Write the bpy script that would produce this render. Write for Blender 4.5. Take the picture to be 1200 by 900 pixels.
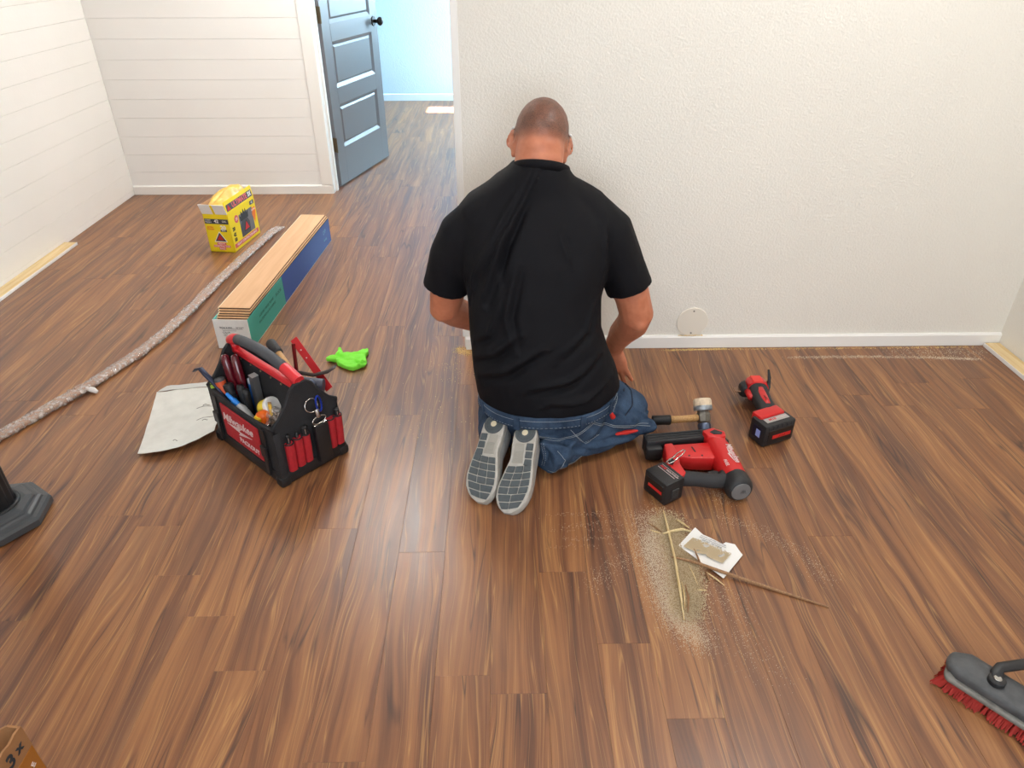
import bpy, bmesh, math, random
import numpy as np
from mathutils import Vector, Matrix, Euler, noise as mnoise
random.seed(7)
R = math.radians
SC = bpy.context.scene
COL = SC.collection
for o in list(bpy.data.objects): bpy.data.objects.remove(o)

# ---------------------------------------------------------------- camera
cam = bpy.data.cameras.new('camera'); cam_o = bpy.data.objects.new('camera', cam); COL.objects.link(cam_o)
cam_o.location = (0, 0, 1.40); cam_o.rotation_euler = (R(90 - 32.24), 0, R(-1.0))
cam.sensor_width = 36; cam.lens = 832 / 1200 * 36; cam.clip_start = .02
SC.camera = cam_o
# ---------------------------------------------------------------- world, lights, exposure
w = bpy.data.worlds.new('sky'); SC.world = w; w.use_nodes = True
w.node_tree.nodes['Background'].inputs[0].default_value = (.42, .68, 1, 1)
w.node_tree.nodes['Background'].inputs[1].default_value = 1.0
def area(name, loc, rot, size, power, col, size_y=None, shape='DISK'):
    l = bpy.data.lights.new(name, 'AREA'); l.shape = shape; l.size = size
    if size_y: l.size_y = size_y
    l.energy = power; l.color = col
    o = bpy.data.objects.new(name, l); COL.objects.link(o); o.location = loc; o.rotation_euler = [R(a) for a in rot]
    return o
area('ceiling_lamp_light', (-.72, 3.85, 2.36), (0, 0, 0), .6, 38, (1, .98, .95))
area('ceiling_lamp_light', (1.10, 1.60, 2.36), (0, 0, 0), .34, 19, (1, .98, .95))
area('ceiling_lamp_light', (-.6, .5, 2.36), (0, 0, 0), .34, 15, (1, .98, .95))
area('window_daylight', (.3, -2.42, 1.35), (90, 0, 0), 2.2, 66, (.88, .94, 1), 1.5, 'RECTANGLE')
area('far_window_daylight', (.93, 6.95, 1.35), (0, 90, 0), 1.0, 140, (.56, .82, 1), .5, 'RECTANGLE')
sun = bpy.data.lights.new('sun', 'SUN'); sun.energy = 120; sun.angle = R(.6); sun.color = (.9, .95, 1)
sun_o = bpy.data.objects.new('sun', sun); COL.objects.link(sun_o)
sun_o.rotation_euler = Vector((-1.2, .03, -1)).to_track_quat('-Z', 'Y').to_euler()
SC.view_settings.view_transform = 'Standard'; SC.view_settings.look = 'None'
SC.view_settings.gamma = 1; SC.view_settings.use_curve_mapping = False
SC.view_settings.exposure = 0.0

# ---------------------------------------------------------------- helpers
def lin(c):
    return tuple((x / 255 / 12.92 if x / 255 <= .04045 else ((x / 255 + .055) / 1.055) ** 2.4) for x in c)
MATS = {}
def mat(name, rgb, rough=.5, metal=0., bump=0., bscale=200., var=0., vscale=30., spec=.5, coat=0., trans=0., alpha=1., sheen=0.):
    """rgb in sRGB 0..255"""
    if name in MATS: return MATS[name]
    m = bpy.data.materials.new(name); m.use_nodes = True; nt = m.node_tree; b = nt.nodes['Principled BSDF']
    c = lin(rgb); b.inputs['Base Color'].default_value = (*c, 1)
    b.inputs['Roughness'].default_value = rough; b.inputs['Metallic'].default_value = metal
    b.inputs['Specular IOR Level'].default_value = spec; b.inputs['Coat Weight'].default_value = coat
    b.inputs['Transmission Weight'].default_value = trans; b.inputs['Alpha'].default_value = alpha
    b.inputs['Sheen Weight'].default_value = sheen
    tc = nt.nodes.new('ShaderNodeTexCoord')
    if var:
        n = nt.nodes.new('ShaderNodeTexNoise'); n.inputs['Scale'].default_value = vscale; n.inputs['Detail'].default_value = 5
        nt.links.new(tc.outputs['Object'], n.inputs['Vector'])
        r = nt.nodes.new('ShaderNodeValToRGB'); nt.links.new(n.outputs['Fac'], r.inputs[0])
        r.color_ramp.elements[0].position = .3; r.color_ramp.elements[1].position = .7
        r.color_ramp.elements[0].color = (*[x * (1 - var) for x in c], 1); r.color_ramp.elements[1].color = (*[min(1, x * (1 + var)) for x in c], 1)
        nt.links.new(r.outputs[0], b.inputs['Base Color'])
    if bump:
        n = nt.nodes.new('ShaderNodeTexNoise'); n.inputs['Scale'].default_value = bscale; n.inputs['Detail'].default_value = 3
        nt.links.new(tc.outputs['Object'], n.inputs['Vector'])
        bp = nt.nodes.new('ShaderNodeBump'); bp.inputs['Strength'].default_value = bump; bp.inputs['Distance'].default_value = .004
        nt.links.new(n.outputs['Fac'], bp.inputs['Height']); nt.links.new(bp.outputs[0], b.inputs['Normal'])
    MATS[name] = m; return m

def tag(o, label=None, cat=None, group=None, kind=None):
    if label: o['label'] = label
    if cat: o['category'] = cat
    if group: o['group'] = group
    if kind: o['kind'] = kind
    return o
def thing(name, label, cat, loc=(0, 0, 0), rz=0, group=None, rot=None):
    o = bpy.data.objects.new(name, None); COL.objects.link(o); o.empty_display_size = .05
    o.location = loc; o.rotation_euler = rot if rot else (0, 0, rz)
    return tag(o, label, cat, group)
def obj(name, bm, m=None, parent=None, smooth=False, M=None, angle=None):
    me = bm
    if isinstance(bm, bmesh.types.BMesh):
        if M is not None: bmesh.ops.transform(bm, matrix=M, verts=bm.verts)
        bmesh.ops.recalc_face_normals(bm, faces=bm.faces)
        me = bpy.data.meshes.new(name); bm.to_mesh(me); bm.free()
    o = bpy.data.objects.new(name, me); COL.objects.link(o)
    if m: 
        me.materials.clear(); me.materials.append(m)
    if parent: o.parent = parent
    if smooth:
        me.polygons.foreach_set('use_smooth', [True] * len(me.polygons))
        me.update()
        if angle: me.set_sharp_from_angle(angle=R(angle))
    return o
def NB(): return bmesh.new()
def box(bm, lo, hi, bev=0., seg=2, M=None):
    t = bmesh.new(); bmesh.ops.create_cube(t, size=1)
    c = [(a + b) / 2 for a, b in zip(lo, hi)]; s = [abs(b - a) for a, b in zip(lo, hi)]
    bmesh.ops.transform(t, matrix=Matrix.Translation(c) @ Matrix.Diagonal((*s, 1)), verts=t.verts)
    if bev: bmesh.ops.bevel(t, geom=t.edges[:], offset=min(bev, min(s) * .49), segments=seg, profile=.5, affect='EDGES')
    return merge(bm, t, M)
def merge(bm, t, M=None):
    if M is not None: bmesh.ops.transform(t, matrix=M, verts=t.verts)
    me = bpy.data.meshes.new('tmp'); t.to_mesh(me); t.free(); bm.from_mesh(me); bpy.data.meshes.remove(me)
    return bm
def frame(t, ref):
    t = Vector(t).normalized(); r = Vector(ref); s = r - t * r.dot(t)
    if s.length < 1e-4:
        s = Vector((0, 1, 0)) - t * t.y
        if s.length < 1e-4: s = Vector((1, 0, 0)) - t * t.x
    s.normalize(); return s, t.cross(s)
def loft(bm, secs, ref=(1, 0, 0), n=16, p=2., round_ends=(0, 0), fixed=False):
    """secs: (center, a, b) ; elliptical tube, closed ends. p = superellipse power"""
    cs = [Vector(s[0]) for s in secs]; secs = [list(s) for s in secs]
    full = []
    for i, s in enumerate(secs):
        t = (cs[min(i + 1, len(cs) - 1)] - cs[max(i - 1, 0)])
        full.append([cs[i], s[1], s[2] if len(s) > 2 else s[1], t.normalized()])
    out = []
    if round_ends[0]:
        c, a, b, t = full[0]
        for k in (4, 3, 2, 1):
            an = k * math.pi / 2 / 4.6; out.append([c - t * round_ends[0] * math.sin(an), a * math.cos(an), b * math.cos(an), t])
    out += full
    if round_ends[1]:
        c, a, b, t = full[-1]
        for k in (1, 2, 3, 4):
            an = k * math.pi / 2 / 4.6; out.append([c + t * round_ends[1] * math.sin(an), a * math.cos(an), b * math.cos(an), t])
    rings = []
    for c, a, b, t in out:
        s, q = frame((0, 0, 1) if fixed else t, ref)
        ring = []
        for j in range(n):
            th = 2 * math.pi * j / n; co, si = math.cos(th), math.sin(th)
            co = math.copysign(abs(co) ** (2 / p), co); si = math.copysign(abs(si) ** (2 / p), si)
            ring.append(bm.verts.new(c + s * a * co + q * b * si))
        rings.append(ring)
    for r0, r1 in zip(rings, rings[1:]):
        for j in range(n): bm.faces.new((r0[j], r0[(j + 1) % n], r1[(j + 1) % n], r1[j]))
    bm.faces.new(rings[0][::-1]); bm.faces.new(rings[-1])
    return bm
def tube(bm, pts, r, n=10, ref=(0, 0, 1), ends=0.):
    rs = r if isinstance(r, (list, tuple)) else [r] * len(pts)
    return loft(bm, [(p, a, a) for p, a in zip(pts, rs)], ref=ref, n=n, round_ends=(ends, ends))
def cyl(bm, a, b, r, r2=None, n=20, bev=0.):
    a, b = Vector(a), Vector(b); r2 = r if r2 is None else r2; t = (b - a).normalized()
    if bev: return loft(bm, [(a, r - bev), (a + t * bev, r), (b - t * bev, r2), (b, r2 - bev)], ref=(.3, .5, .8), n=n) if False else _cylb(bm, a, b, r, r2, n, bev)
    return loft(bm, [(a, r, r), (b, r2, r2)], ref=(.3, .5, .81), n=n)
def _cylb(bm, a, b, r, r2, n, bev):
    t = (b - a).normalized()
    return loft(bm, [(a, r - bev, r - bev), (a + t * bev, r, r), (b - t * bev, r2, r2), (b, r2 - bev, r2 - bev)], ref=(.3, .5, .81), n=n)
def prism(bm, pts, z0, z1, bev=0., seg=2, M=None):
    """polygon (x,y) extruded z0..z1"""
    t = bmesh.new(); vs = [t.verts.new((x, y, z0)) for x, y in pts]; f = t.faces.new(vs)
    r = bmesh.ops.extrude_face_region(t, geom=[f]); ev = [v for v in r['geom'] if isinstance(v, bmesh.types.BMVert)]
    bmesh.ops.translate(t, verts=ev, vec=(0, 0, z1 - z0))
    bmesh.ops.recalc_face_normals(t, faces=t.faces)
    if bev: bmesh.ops.bevel(t, geom=t.edges[:], offset=bev, segments=seg, profile=.5, affect='EDGES', clamp_overlap=True)
    return merge(bm, t, M)
def ellip(bm, c, r, M=None, sub=3):
    t = bmesh.new(); bmesh.ops.create_icosphere(t, subdivisions=sub, radius=1)
    X = Matrix.Translation(c) @ Matrix.Diagonal((*r, 1))
    bmesh.ops.transform(t, matrix=X, verts=t.verts); return merge(bm, t, M)
def torus(bm, c, R0, r, nrm=(0, 0, 1), n=24, m=8, arc=(0, 2 * math.pi), sx=1., sy=1.):
    q = Vector(nrm).to_track_quat('Z', 'Y').to_matrix(); c = Vector(c); full = abs(arc[1] - arc[0] - 2 * math.pi) < 1e-6
    pts = []
    k = n if full else n + 1
    rings = []
    for i in range(k):
        a = arc[0] + (arc[1] - arc[0]) * i / n
        d = Vector((math.cos(a), math.sin(a), 0)); base = Vector((d.x * R0 * sx, d.y * R0 * sy, 0))
        rings.append([bm.verts.new(c + q @ (base + d * r * math.cos(2 * math.pi * j / m) + Vector((0, 0, r * math.sin(2 * math.pi * j / m))))) for j in range(m)])
    for i in range(n):
        a, b = rings[i], rings[(i + 1) % k]
        for j in range(m): bm.faces.new((a[j], b[j], b[(j + 1) % m], a[(j + 1) % m]))
    if not full: bm.faces.new(rings[0][::-1]); bm.faces.new(rings[-1])
    return bm
def fuse(bms, voxel, smooth=6, factor=.5, adapt=0):
    t = NB()
    for b in bms: merge(t, b)
    bmesh.ops.recalc_face_normals(t, faces=t.faces)
    me = bpy.data.meshes.new('tmp'); t.to_mesh(me); t.free()
    o = bpy.data.objects.new('tmp', me); COL.objects.link(o)
    r = o.modifiers.new('r', 'REMESH'); r.mode = 'VOXEL'; r.voxel_size = voxel; r.use_smooth_shade = True
    if smooth:
        s = o.modifiers.new('s', 'SMOOTH'); s.iterations = smooth; s.factor = factor
    dg = bpy.context.evaluated_depsgraph_get(); dg.update()
    m2 = bpy.data.meshes.new_from_object(o.evaluated_get(dg))
    bpy.data.objects.remove(o); bpy.data.meshes.remove(me)
    return m2
def text(name, s, size, m, parent, M, extrude=.0006, shear=0., align='CENTER', spacing=1., bold=0.):
    c = bpy.data.curves.new('t', 'FONT'); c.body = s; c.size = size; c.extrude = extrude; c.shear = shear; c.offset = bold
    c.align_x = align; c.align_y = 'CENTER'; c.space_character = spacing; c.resolution_u = 3
    o = bpy.data.objects.new('t', c); COL.objects.link(o)
    dg = bpy.context.evaluated_depsgraph_get(); dg.update()
    me = bpy.data.meshes.new_from_object(o.evaluated_get(dg)); bpy.data.objects.remove(o); bpy.data.curves.remove(c)
    me.transform(M); r = obj(name, me, m, parent); return r
def basis(origin, x, y):
    """matrix whose local x,y axes are x,y (z = x cross y)"""
    x = Vector(x).normalized(); y = Vector(y); y = (y - x * y.dot(x)).normalized(); z = x.cross(y)
    M = Matrix((x, y, z)).transposed().to_4x4(); M.translation = origin; return M
def children_of(o): return [c for c in bpy.data.objects if c.parent == o]
# ---------------------------------------------------------------- materials of the room
def wood_floor():
    m = bpy.data.materials.new('floor_wood'); m.use_nodes = True; nt = m.node_tree; L = nt.links; b = nt.nodes['Principled BSDF']
    N = lambda t: nt.nodes.new('ShaderNode' + t)
    def math_(op, a, c=None, clamp=False):
        n = N('Math'); n.operation = op; n.use_clamp = clamp
        for i, v in enumerate((a, c)):
            if v is None: continue
            if isinstance(v, (int, float)): n.inputs[i].default_value = v
            else: L.new(v, n.inputs[i])
        return n.outputs[0]
    def noise(vec, scale, detail=4, rough=.55, dist=0.):
        n = N('TexNoise'); n.inputs['Scale'].default_value = scale; n.inputs['Detail'].default_value = detail
        n.inputs['Roughness'].default_value = rough; n.inputs['Distortion'].default_value = dist; L.new(vec, n.inputs['Vector']); return n.outputs['Fac']
    def comb(x, y, z):
        n = N('CombineXYZ')
        for i, v in enumerate((x, y, z)):
            if isinstance(v, (int, float)): n.inputs[i].default_value = v
            else: L.new(v, n.inputs[i])
        return n.outputs[0]
    def ramp(f, *stops):
        n = N('ValToRGB'); L.new(f, n.inputs[0]); e = n.color_ramp.elements
        while len(e) < len(stops): e.new(.5)
        for el, (p, c) in zip(e, stops): el.position = p; el.color = (*c, 1) if len(c) == 3 else c
        return n.outputs[0]
    def mix(f, a, c, mode='MIX'):
        n = N('MixRGB'); n.blend_type = mode
        for i, v in enumerate((f, a, c)):
            if isinstance(v, (int, float)): n.inputs[i].default_value = v
            elif isinstance(v, tuple): n.inputs[i].default_value = (*v, 1)
            else: L.new(v, n.inputs[i])
        return n.outputs[0]
    tc = N('TexCoord'); oi = N('ObjectInfo'); sep = N('SeparateXYZ'); L.new(tc.outputs['Object'], sep.inputs[0])
    rnd = oi.outputs['Random']
    x = math_('ADD', sep.outputs[0], math_('MULTIPLY', rnd, 31.7)); y = math_('ADD', sep.outputs[1], math_('MULTIPLY', rnd, 77.3))
    wob = noise(comb(math_('MULTIPLY', x, 6.), math_('MULTIPLY', y, 1.1), rnd), 1., 2)
    wob2 = noise(comb(math_('MULTIPLY', x, 22.), math_('MULTIPLY', y, 3.), rnd), 1., 2)
    xw = math_('ADD', x, math_('ADD', math_('MULTIPLY', math_('SUBTRACT', wob, .5), .11), math_('MULTIPLY', math_('SUBTRACT', wob2, .5), .010)))
    band = noise(comb(math_('MULTIPLY', xw, 24.), math_('MULTIPLY', y, .75), rnd), 1., 3, .5)
    streak = noise(comb(math_('MULTIPLY', xw, 52.), math_('MULTIPLY', y, 1.2), rnd), 1., 4, .6)
    fine = noise(comb(math_('MULTIPLY', xw, 330.), math_('MULTIPLY', y, 9.), rnd), 1., 3, .6)
    f = math_('ADD', math_('MULTIPLY', band, .5), math_('MULTIPLY', streak, .5))
    f = math_('ADD', f, math_('MULTIPLY', math_('SUBTRACT', fine, .5), .13))
    f = math_('ADD', f, math_('MULTIPLY', math_('SUBTRACT', rnd, .5), .03))
    col = ramp(f, (.32, lin((86, 55, 41))), (.43, lin((113, 73, 49))), (.50, lin((132, 87, 56))), (.57, lin((148, 100, 62))), (.68, lin((171, 122, 77))))
    # purple-grey clouds
    cl = noise(comb(math_('MULTIPLY', x, 9.), math_('MULTIPLY', y, 1.7), rnd), 1., 3)
    col = mix(math_('MULTIPLY', ramp(cl, (.5, (0, 0, 0)), (.72, (1, 1, 1))), .6), col, lin((90, 60, 48)))
    # thin pale growth lines
    pl = noise(comb(math_('MULTIPLY', xw, 48.), math_('MULTIPLY', y, .9), math_('ADD', rnd, 4.)), 1., 2)
    pm = ramp(math_('ABSOLUTE', math_('SUBTRACT', pl, .5)), (.0, (1, 1, 1)), (.016, (0, 0, 0)))
    col = mix(math_('MULTIPLY', pm, .5), col, lin((190, 144, 88)))
    # dark cracks
    ck = noise(comb(math_('MULTIPLY', xw, 17.), math_('MULTIPLY', y, .8), math_('ADD', rnd, 9.)), 1., 2)
    cm = ramp(math_('ABSOLUTE', math_('SUBTRACT', ck, .5)), (.0, (1, 1, 1)), (.016, (0, 0, 0)))
    mk = ramp(noise(comb(math_('MULTIPLY', x, 7.), math_('MULTIPLY', y, 2.6), math_('ADD', rnd, 2.)), 1., 2), (.50, (0, 0, 0)), (.60, (1, 1, 1)))
    cf = math_('MULTIPLY', cm, mk)
    col = mix(math_('MULTIPLY', cf, .8), col, lin((58, 40, 36)))
    L.new(col, b.inputs['Base Color'])
    rg = math_('ADD', .27, math_('MULTIPLY', streak, .16)); L.new(rg, b.inputs['Roughness'])
    b.inputs['Specular IOR Level'].default_value = .62
    bp = N('Bump'); bp.inputs['Strength'].default_value = .12; bp.inputs['Distance'].default_value = .0008
    L.new(math_('SUBTRACT', streak, math_('MULTIPLY', cf, .6)), bp.inputs['Height']); L.new(bp.outputs[0], b.inputs['Normal'])
    return m
FLOORW = wood_floor()
def wall_paint(name, rgb, bump, scale, dist=.003):
    m = bpy.data.materials.new(name); m.use_nodes = True; nt = m.node_tree; b = nt.nodes['Principled BSDF']
    b.inputs['Base Color'].default_value = (*lin(rgb), 1); b.inputs['Roughness'].default_value = .55
    tc = nt.nodes.new('ShaderNodeTexCoord'); n = nt.nodes.new('ShaderNodeTexNoise'); n.inputs['Scale'].default_value = scale; n.inputs['Detail'].default_value = 3; n.inputs['Distortion'].default_value = .4
    n2 = nt.nodes.new('ShaderNodeTexNoise'); n2.inputs['Scale'].default_value = 1.6; n2.inputs['Detail'].default_value = 4
    nt.links.new(tc.outputs['Object'], n.inputs['Vector']); nt.links.new(tc.outputs['Object'], n2.inputs['Vector'])
    r = nt.nodes.new('ShaderNodeValToRGB'); nt.links.new(n2.outputs['Fac'], r.inputs[0]); c = lin(rgb)
    r.color_ramp.elements[0].position = .35; r.color_ramp.elements[1].position = .65
    r.color_ramp.elements[0].color = (*[k * .96 for k in c], 1); r.color_ramp.elements[1].color = (*c, 1); nt.links.new(r.outputs[0], b.inputs['Base Color'])
    if bump:
        r2 = nt.nodes.new('ShaderNodeValToRGB'); nt.links.new(n.outputs['Fac'], r2.inputs[0]); r2.color_ramp.elements[0].position = .38; r2.color_ramp.elements[1].position = .66
        bp = nt.nodes.new('ShaderNodeBump'); bp.inputs['Strength'].default_value = bump; bp.inputs['Distance'].default_value = dist
        nt.links.new(r2.outputs[0], bp.inputs['Height']); nt.links.new(bp.outputs[0], b.inputs['Normal'])
    return m
W_ORANGE = wall_paint('orange_peel_paint', (236, 232, 222), .34, 135, .003)
W_SHIP = wall_paint('shiplap_paint', (243, 241, 237), .05, 60)
W_FAR = wall_paint('daylight_tinted_paint', (202, 224, 236), .2, 80)  # blue cast of the daylight put into the wall colour
W_TRIM = mat('white_trim_paint', (240, 238, 233), .38)
W_CEIL = mat('ceiling_white', (240, 238, 234), .8)
RAWPINE = None
def raw_wood(name, rgb, dark, sx=60, sy=3):
    m = bpy.data.materials.new(name); m.use_nodes = True; nt = m.node_tree; b = nt.nodes['Principled BSDF']; b.inputs['Roughness'].default_value = .6
    tc = nt.nodes.new('ShaderNodeTexCoord'); mp = nt.nodes.new('ShaderNodeMapping'); mp.inputs['Scale'].default_value = (sx, sy, sx)
    n = nt.nodes.new('ShaderNodeTexNoise'); n.inputs['Scale'].default_value = 1; n.inputs['Detail'].default_value = 5; n.inputs['Distortion'].default_value = .6
    r = nt.nodes.new('ShaderNodeValToRGB'); nt.links.new(tc.outputs['Object'], mp.inputs[0]); nt.links.new(mp.outputs[0], n.inputs['Vector']); nt.links.new(n.outputs['Fac'], r.inputs[0])
    r.color_ramp.elements[0].position = .35; r.color_ramp.elements[1].position = .65
    r.color_ramp.elements[0].color = (*lin(dark), 1); r.color_ramp.elements[1].color = (*lin(rgb), 1); nt.links.new(r.outputs[0], b.inputs['Base Color'])
    return m
RAWPINE = raw_wood('raw_pine', (232, 208, 160), (214, 182, 128))
# ---------------------------------------------------------------- the room shell
def struct(name, bm, m, parent=None, label=None, cat=None):
    o = obj(name, bm, m, parent)
    if not parent: tag(o, label, cat, kind='structure')
    return o
XL, XR, YB, YW, XE, YF, H = -2.335, 2.01, 4.54, 2.49, -.145, 7.58, 2.44
floor = struct('floor', box(NB(), (-2.45, -2.5, -.06), (2.12, 7.7, -.0042)), FLOORW, label='brown wood plank floor covering the whole room', cat='floor')
PW, PH, PL = .1245, .218, 1.22
known = {0: 1.077, 1: .886, -1: 1.30, -10: 1.49, -9: 1.306, -8: 1.173, -7: 1.019, -5: .805, 5: 1.418, 8: 2.123}
k0 = int(math.floor((XL - PH) / PW)); k1 = int(math.ceil((XR - PH) / PW))
prng = random.Random(11)
for k in range(k0, k1):
    x0 = max(PH + k * PW, XL - .02); x1 = min(PH + (k + 1) * PW, XR + .02)
    if x1 - x0 < .01: continue
    yend = 7.6 if x0 < XE + .02 else YW + .02
    j0 = known.get(k, .2 + prng.random() * PL)
    ys = j0 - PL * math.ceil((j0 - .05) / PL)
    while ys < yend:
        a, c = max(ys, .1), min(ys + PL, yend)
        if c - a > .03:
            t = NB(); g_ = .00015
            box(t, (-(x1 - x0) / 2 + g_, -(c - a) / 2 + g_, -.004), ((x1 - x0) / 2 - g_, (c - a) / 2 - g_, 0))
            bmesh.ops.bevel(t, geom=[e for e in t.edges if all(v.co.z > -.001 for v in e.verts)], offset=.0003, segments=1, affect='EDGES')
            p = obj('floor_plank', t, FLOORW, floor); p.location = ((x0 + x1) / 2, (a + c) / 2, 0)
        ys += PL
# ---- left wall, shiplap
PB = .1085; zlines = [.032 + PB * i for i in range(23)]
wl = struct('wall_left', box(NB(), (XL - .12, -2.5, 0), (XL - .012, 4.7, H)), W_SHIP, label='white shiplap wall with horizontal boards beside the wrapped strip', cat='wall')
def shipboard(a, b, parent):
    t = NB(); box(t, a, b)
    bmesh.ops.bevel(t, geom=t.edges[:], offset=.0011, segments=1, affect='EDGES'); return obj('shiplap_board', t, W_SHIP, parent)
for i, z in enumerate([.0] + zlines[:-1]):
    z1 = ([.0] + zlines)[i + 1]
    if z1 - z < .02: continue
    shipboard((XL - .012, -2.4, z + .0004), (XL, YB + .005, min(z1, H) - .0004), wl)
# ---- back wall with door, shiplap
wb = NB(); box(wb, (XL - .1, YB + .012, 0), (-1.085, YB + .12, H)); box(wb, (-.235, YB + .012, 0), (1.0, YB + .12, H)); box(wb, (-1.09, YB + .012, 2.06), (-.23, YB + .12, H))
wbk = struct('wall_back', wb, W_SHIP, label='white shiplap wall with horizontal boards and a door opening', cat='wall')
for i, z in enumerate([.0] + zlines[:-1]):
    z1 = ([.0] + zlines)[i + 1]
    if z1 < .06: continue
    shipboard((XL + .0005, YB, z + .0004), (-1.1375, YB + .012, min(z1, H) - .0004), wbk)
# ---- near partition on the right (orange-peel), side wall, rear wall, ceiling
struct('wall_right', box(NB(), (XE, YW, 0), (XR + .1, YB + .012, H), .006, 2), W_ORANGE, label='cream textured wall behind the kneeling person', cat='wall')
struct('wall_side', box(NB(), (XR, -2.5, 0), (XR + .12, YW, H)), W_ORANGE, label='cream textured side wall meeting the corner', cat='wall')
rw = NB(); box(rw, (XL - .1, -2.62, 0), (-.85, -2.5, H)); box(rw, (1.45, -2.62, 0), (XR + .1, -2.5, H)); box(rw, (-.85, -2.62, 2.12), (1.45, -2.5, H)); box(rw, (-.85, -2.62, 0), (1.45, -2.5, .55))
struct('wall_rear', rw, W_ORANGE, label='cream textured wall with a wide window opening', cat='wall')
struct('ceiling', box(NB(), (XL - .1, -2.6, H), (XR + .12, YF + .1, H + .1)), W_CEIL, label='flat white ceiling', cat='ceiling')
def lamp(x, y, lab):
    t = thing('ceiling_light', lab, 'ceiling light', (x, y, H), group='ceiling lights')
    b = NB(); torus(b, (0, 0, -.02), .19, .02, n=32); obj('rim', b, W_TRIM, t, True)
    b = NB(); cyl(b, (0, 0, -.015), (0, 0, 0), .19, n=32); obj('base', b, W_TRIM, t)
for a_ in ((-.72, 3.85, 'round white flush ceiling light in front of the doorway'), (1.10, 1.60, 'round white flush ceiling light above the power tools'), (-.6, .5, 'round white flush ceiling light above the open floor')): lamp(*a_)
# baseboards and trim
bb = NB(); prism(bb, [(0, 0), (.012, 0), (.012, .046), (.006, .053), (0, .053)], 0, XR - XE - .006)
struct('baseboard_right', bb, W_TRIM, label='white baseboard along the foot of the cream wall', cat='baseboard').matrix_world = Matrix(((0, 0, 1, XE + .005), (-1, 0, 0, YW), (0, 1, 0, .001), (0, 0, 0, 1)))
bb = NB(); prism(bb, [(0, 0), (.014, 0), (.014, .05), (.006, .056), (0, .056)], 0, -1.068 - XL - .004)
struct('baseboard_back', bb, W_TRIM, label='white baseboard under the shiplap wall beside the door', cat='baseboard').matrix_world = Matrix(((0, 0, 1, XL + .003), (-1, 0, 0, YB), (0, 1, 0, .001), (0, 0, 0, 1)))
struct('trim_1', box(NB(), (-1.1355, YB - .012, .0585), (-1.062, YB + .012, 2.10), .002), W_TRIM, label='white flat casing board on the hinge side of the doorway', cat='trim')
jb = NB(); box(jb, (-1.0845, YB - .004, 0), (-1.061, YB + .125, 2.06), .001); box(jb, (-1.061, YB + .05, 0), (-1.05, YB + .085, 2.05), .001)
struct('trim_2', jb, W_TRIM, label='white door jamb with stop strip', cat='trim')
struct('trim_3', box(NB(), (-.2345, YB - .004, 0), (-.215, YB + .125, 2.06), .001), W_TRIM, label='white latch side door jamb hidden behind the cream wall', cat='trim')
struct('trim_4', box(NB(), (XE - .006, YW - .0025, .054), (XE + .018, YW + .03, H - .001), .002), W_TRIM, label='narrow smooth corner strip on the end of the cream wall', cat='trim')
# ---- far room
struct('wall_far', box(NB(), (-2.45, YF, 0), (1.1, YF + .1, H)), W_FAR, label='pale blue wall of the room beyond the door', cat='wall')
bb = NB(); prism(bb, [(0, 0), (.014, 0), (.014, .058), (.006, .066), (0, .066)], 0, 3.4)
struct('baseboard_far', bb, mat('daylight_tinted_trim', (222, 234, 242), .4), label='white baseboard of the room beyond the door', cat='baseboard').matrix_world = Matrix(((0, 0, 1, -2.43), (-1, 0, 0, YF), (0, 1, 0, .001), (0, 0, 0, 1)))  # white board, with the room's blue daylight mixed into its colour
struct('wall_far_left', box(NB(), (-2.55, YB + .12, 0), (-2.45, YF, H)), W_FAR, label='pale blue side wall beyond the door', cat='wall')
fr = NB(); X0 = 1.0; WY0, WY1, WZ0, WZ1 = 6.92, 7.26, .86, 1.50
box(fr, (X0, YB + .12, 0), (X0 + .1, WY0, H)); box(fr, (X0, WY1, 0), (X0 + .1, YF, H)); box(fr, (X0, WY0, 0), (X0 + .1, WY1, WZ0)); box(fr, (X0, WY0, WZ1), (X0 + .1, WY1, H))
struct('wall_far_right', fr, W_FAR, label='pale blue window wall beyond the door', cat='wall')
wf = NB(); box(wf, (X0 + .03, WY0, WZ0), (X0 + .07, WY1, WZ0 + .04)); box(wf, (X0 + .03, WY0, WZ1 - .04), (X0 + .07, WY1, WZ1)); box(wf, (X0 + .03, WY0, WZ0), (X0 + .07, WY0 + .04, WZ1)); box(wf, (X0 + .03, WY1 - .03, WZ0), (X0 + .07, WY1, WZ1))
struct('window_1', wf, W_TRIM, label='white framed window of the far room', cat='window')
wf = NB(); 
for a, b in (((-.85, -2.58, .55), (1.45, -2.53, .6)), ((-.85, -2.58, 2.07), (1.45, -2.53, 2.12)), ((-.85, -2.58, .6), (-.8, -2.53, 2.07)), ((1.4, -2.58, .6), (1.45, -2.53, 2.07)), ((.27, -2.58, .6), (.33, -2.53, 2.07))): box(wf, a, b)
struct('window_2', wf, W_TRIM, label='wide white framed window in the rear wall', cat='window')
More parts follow.
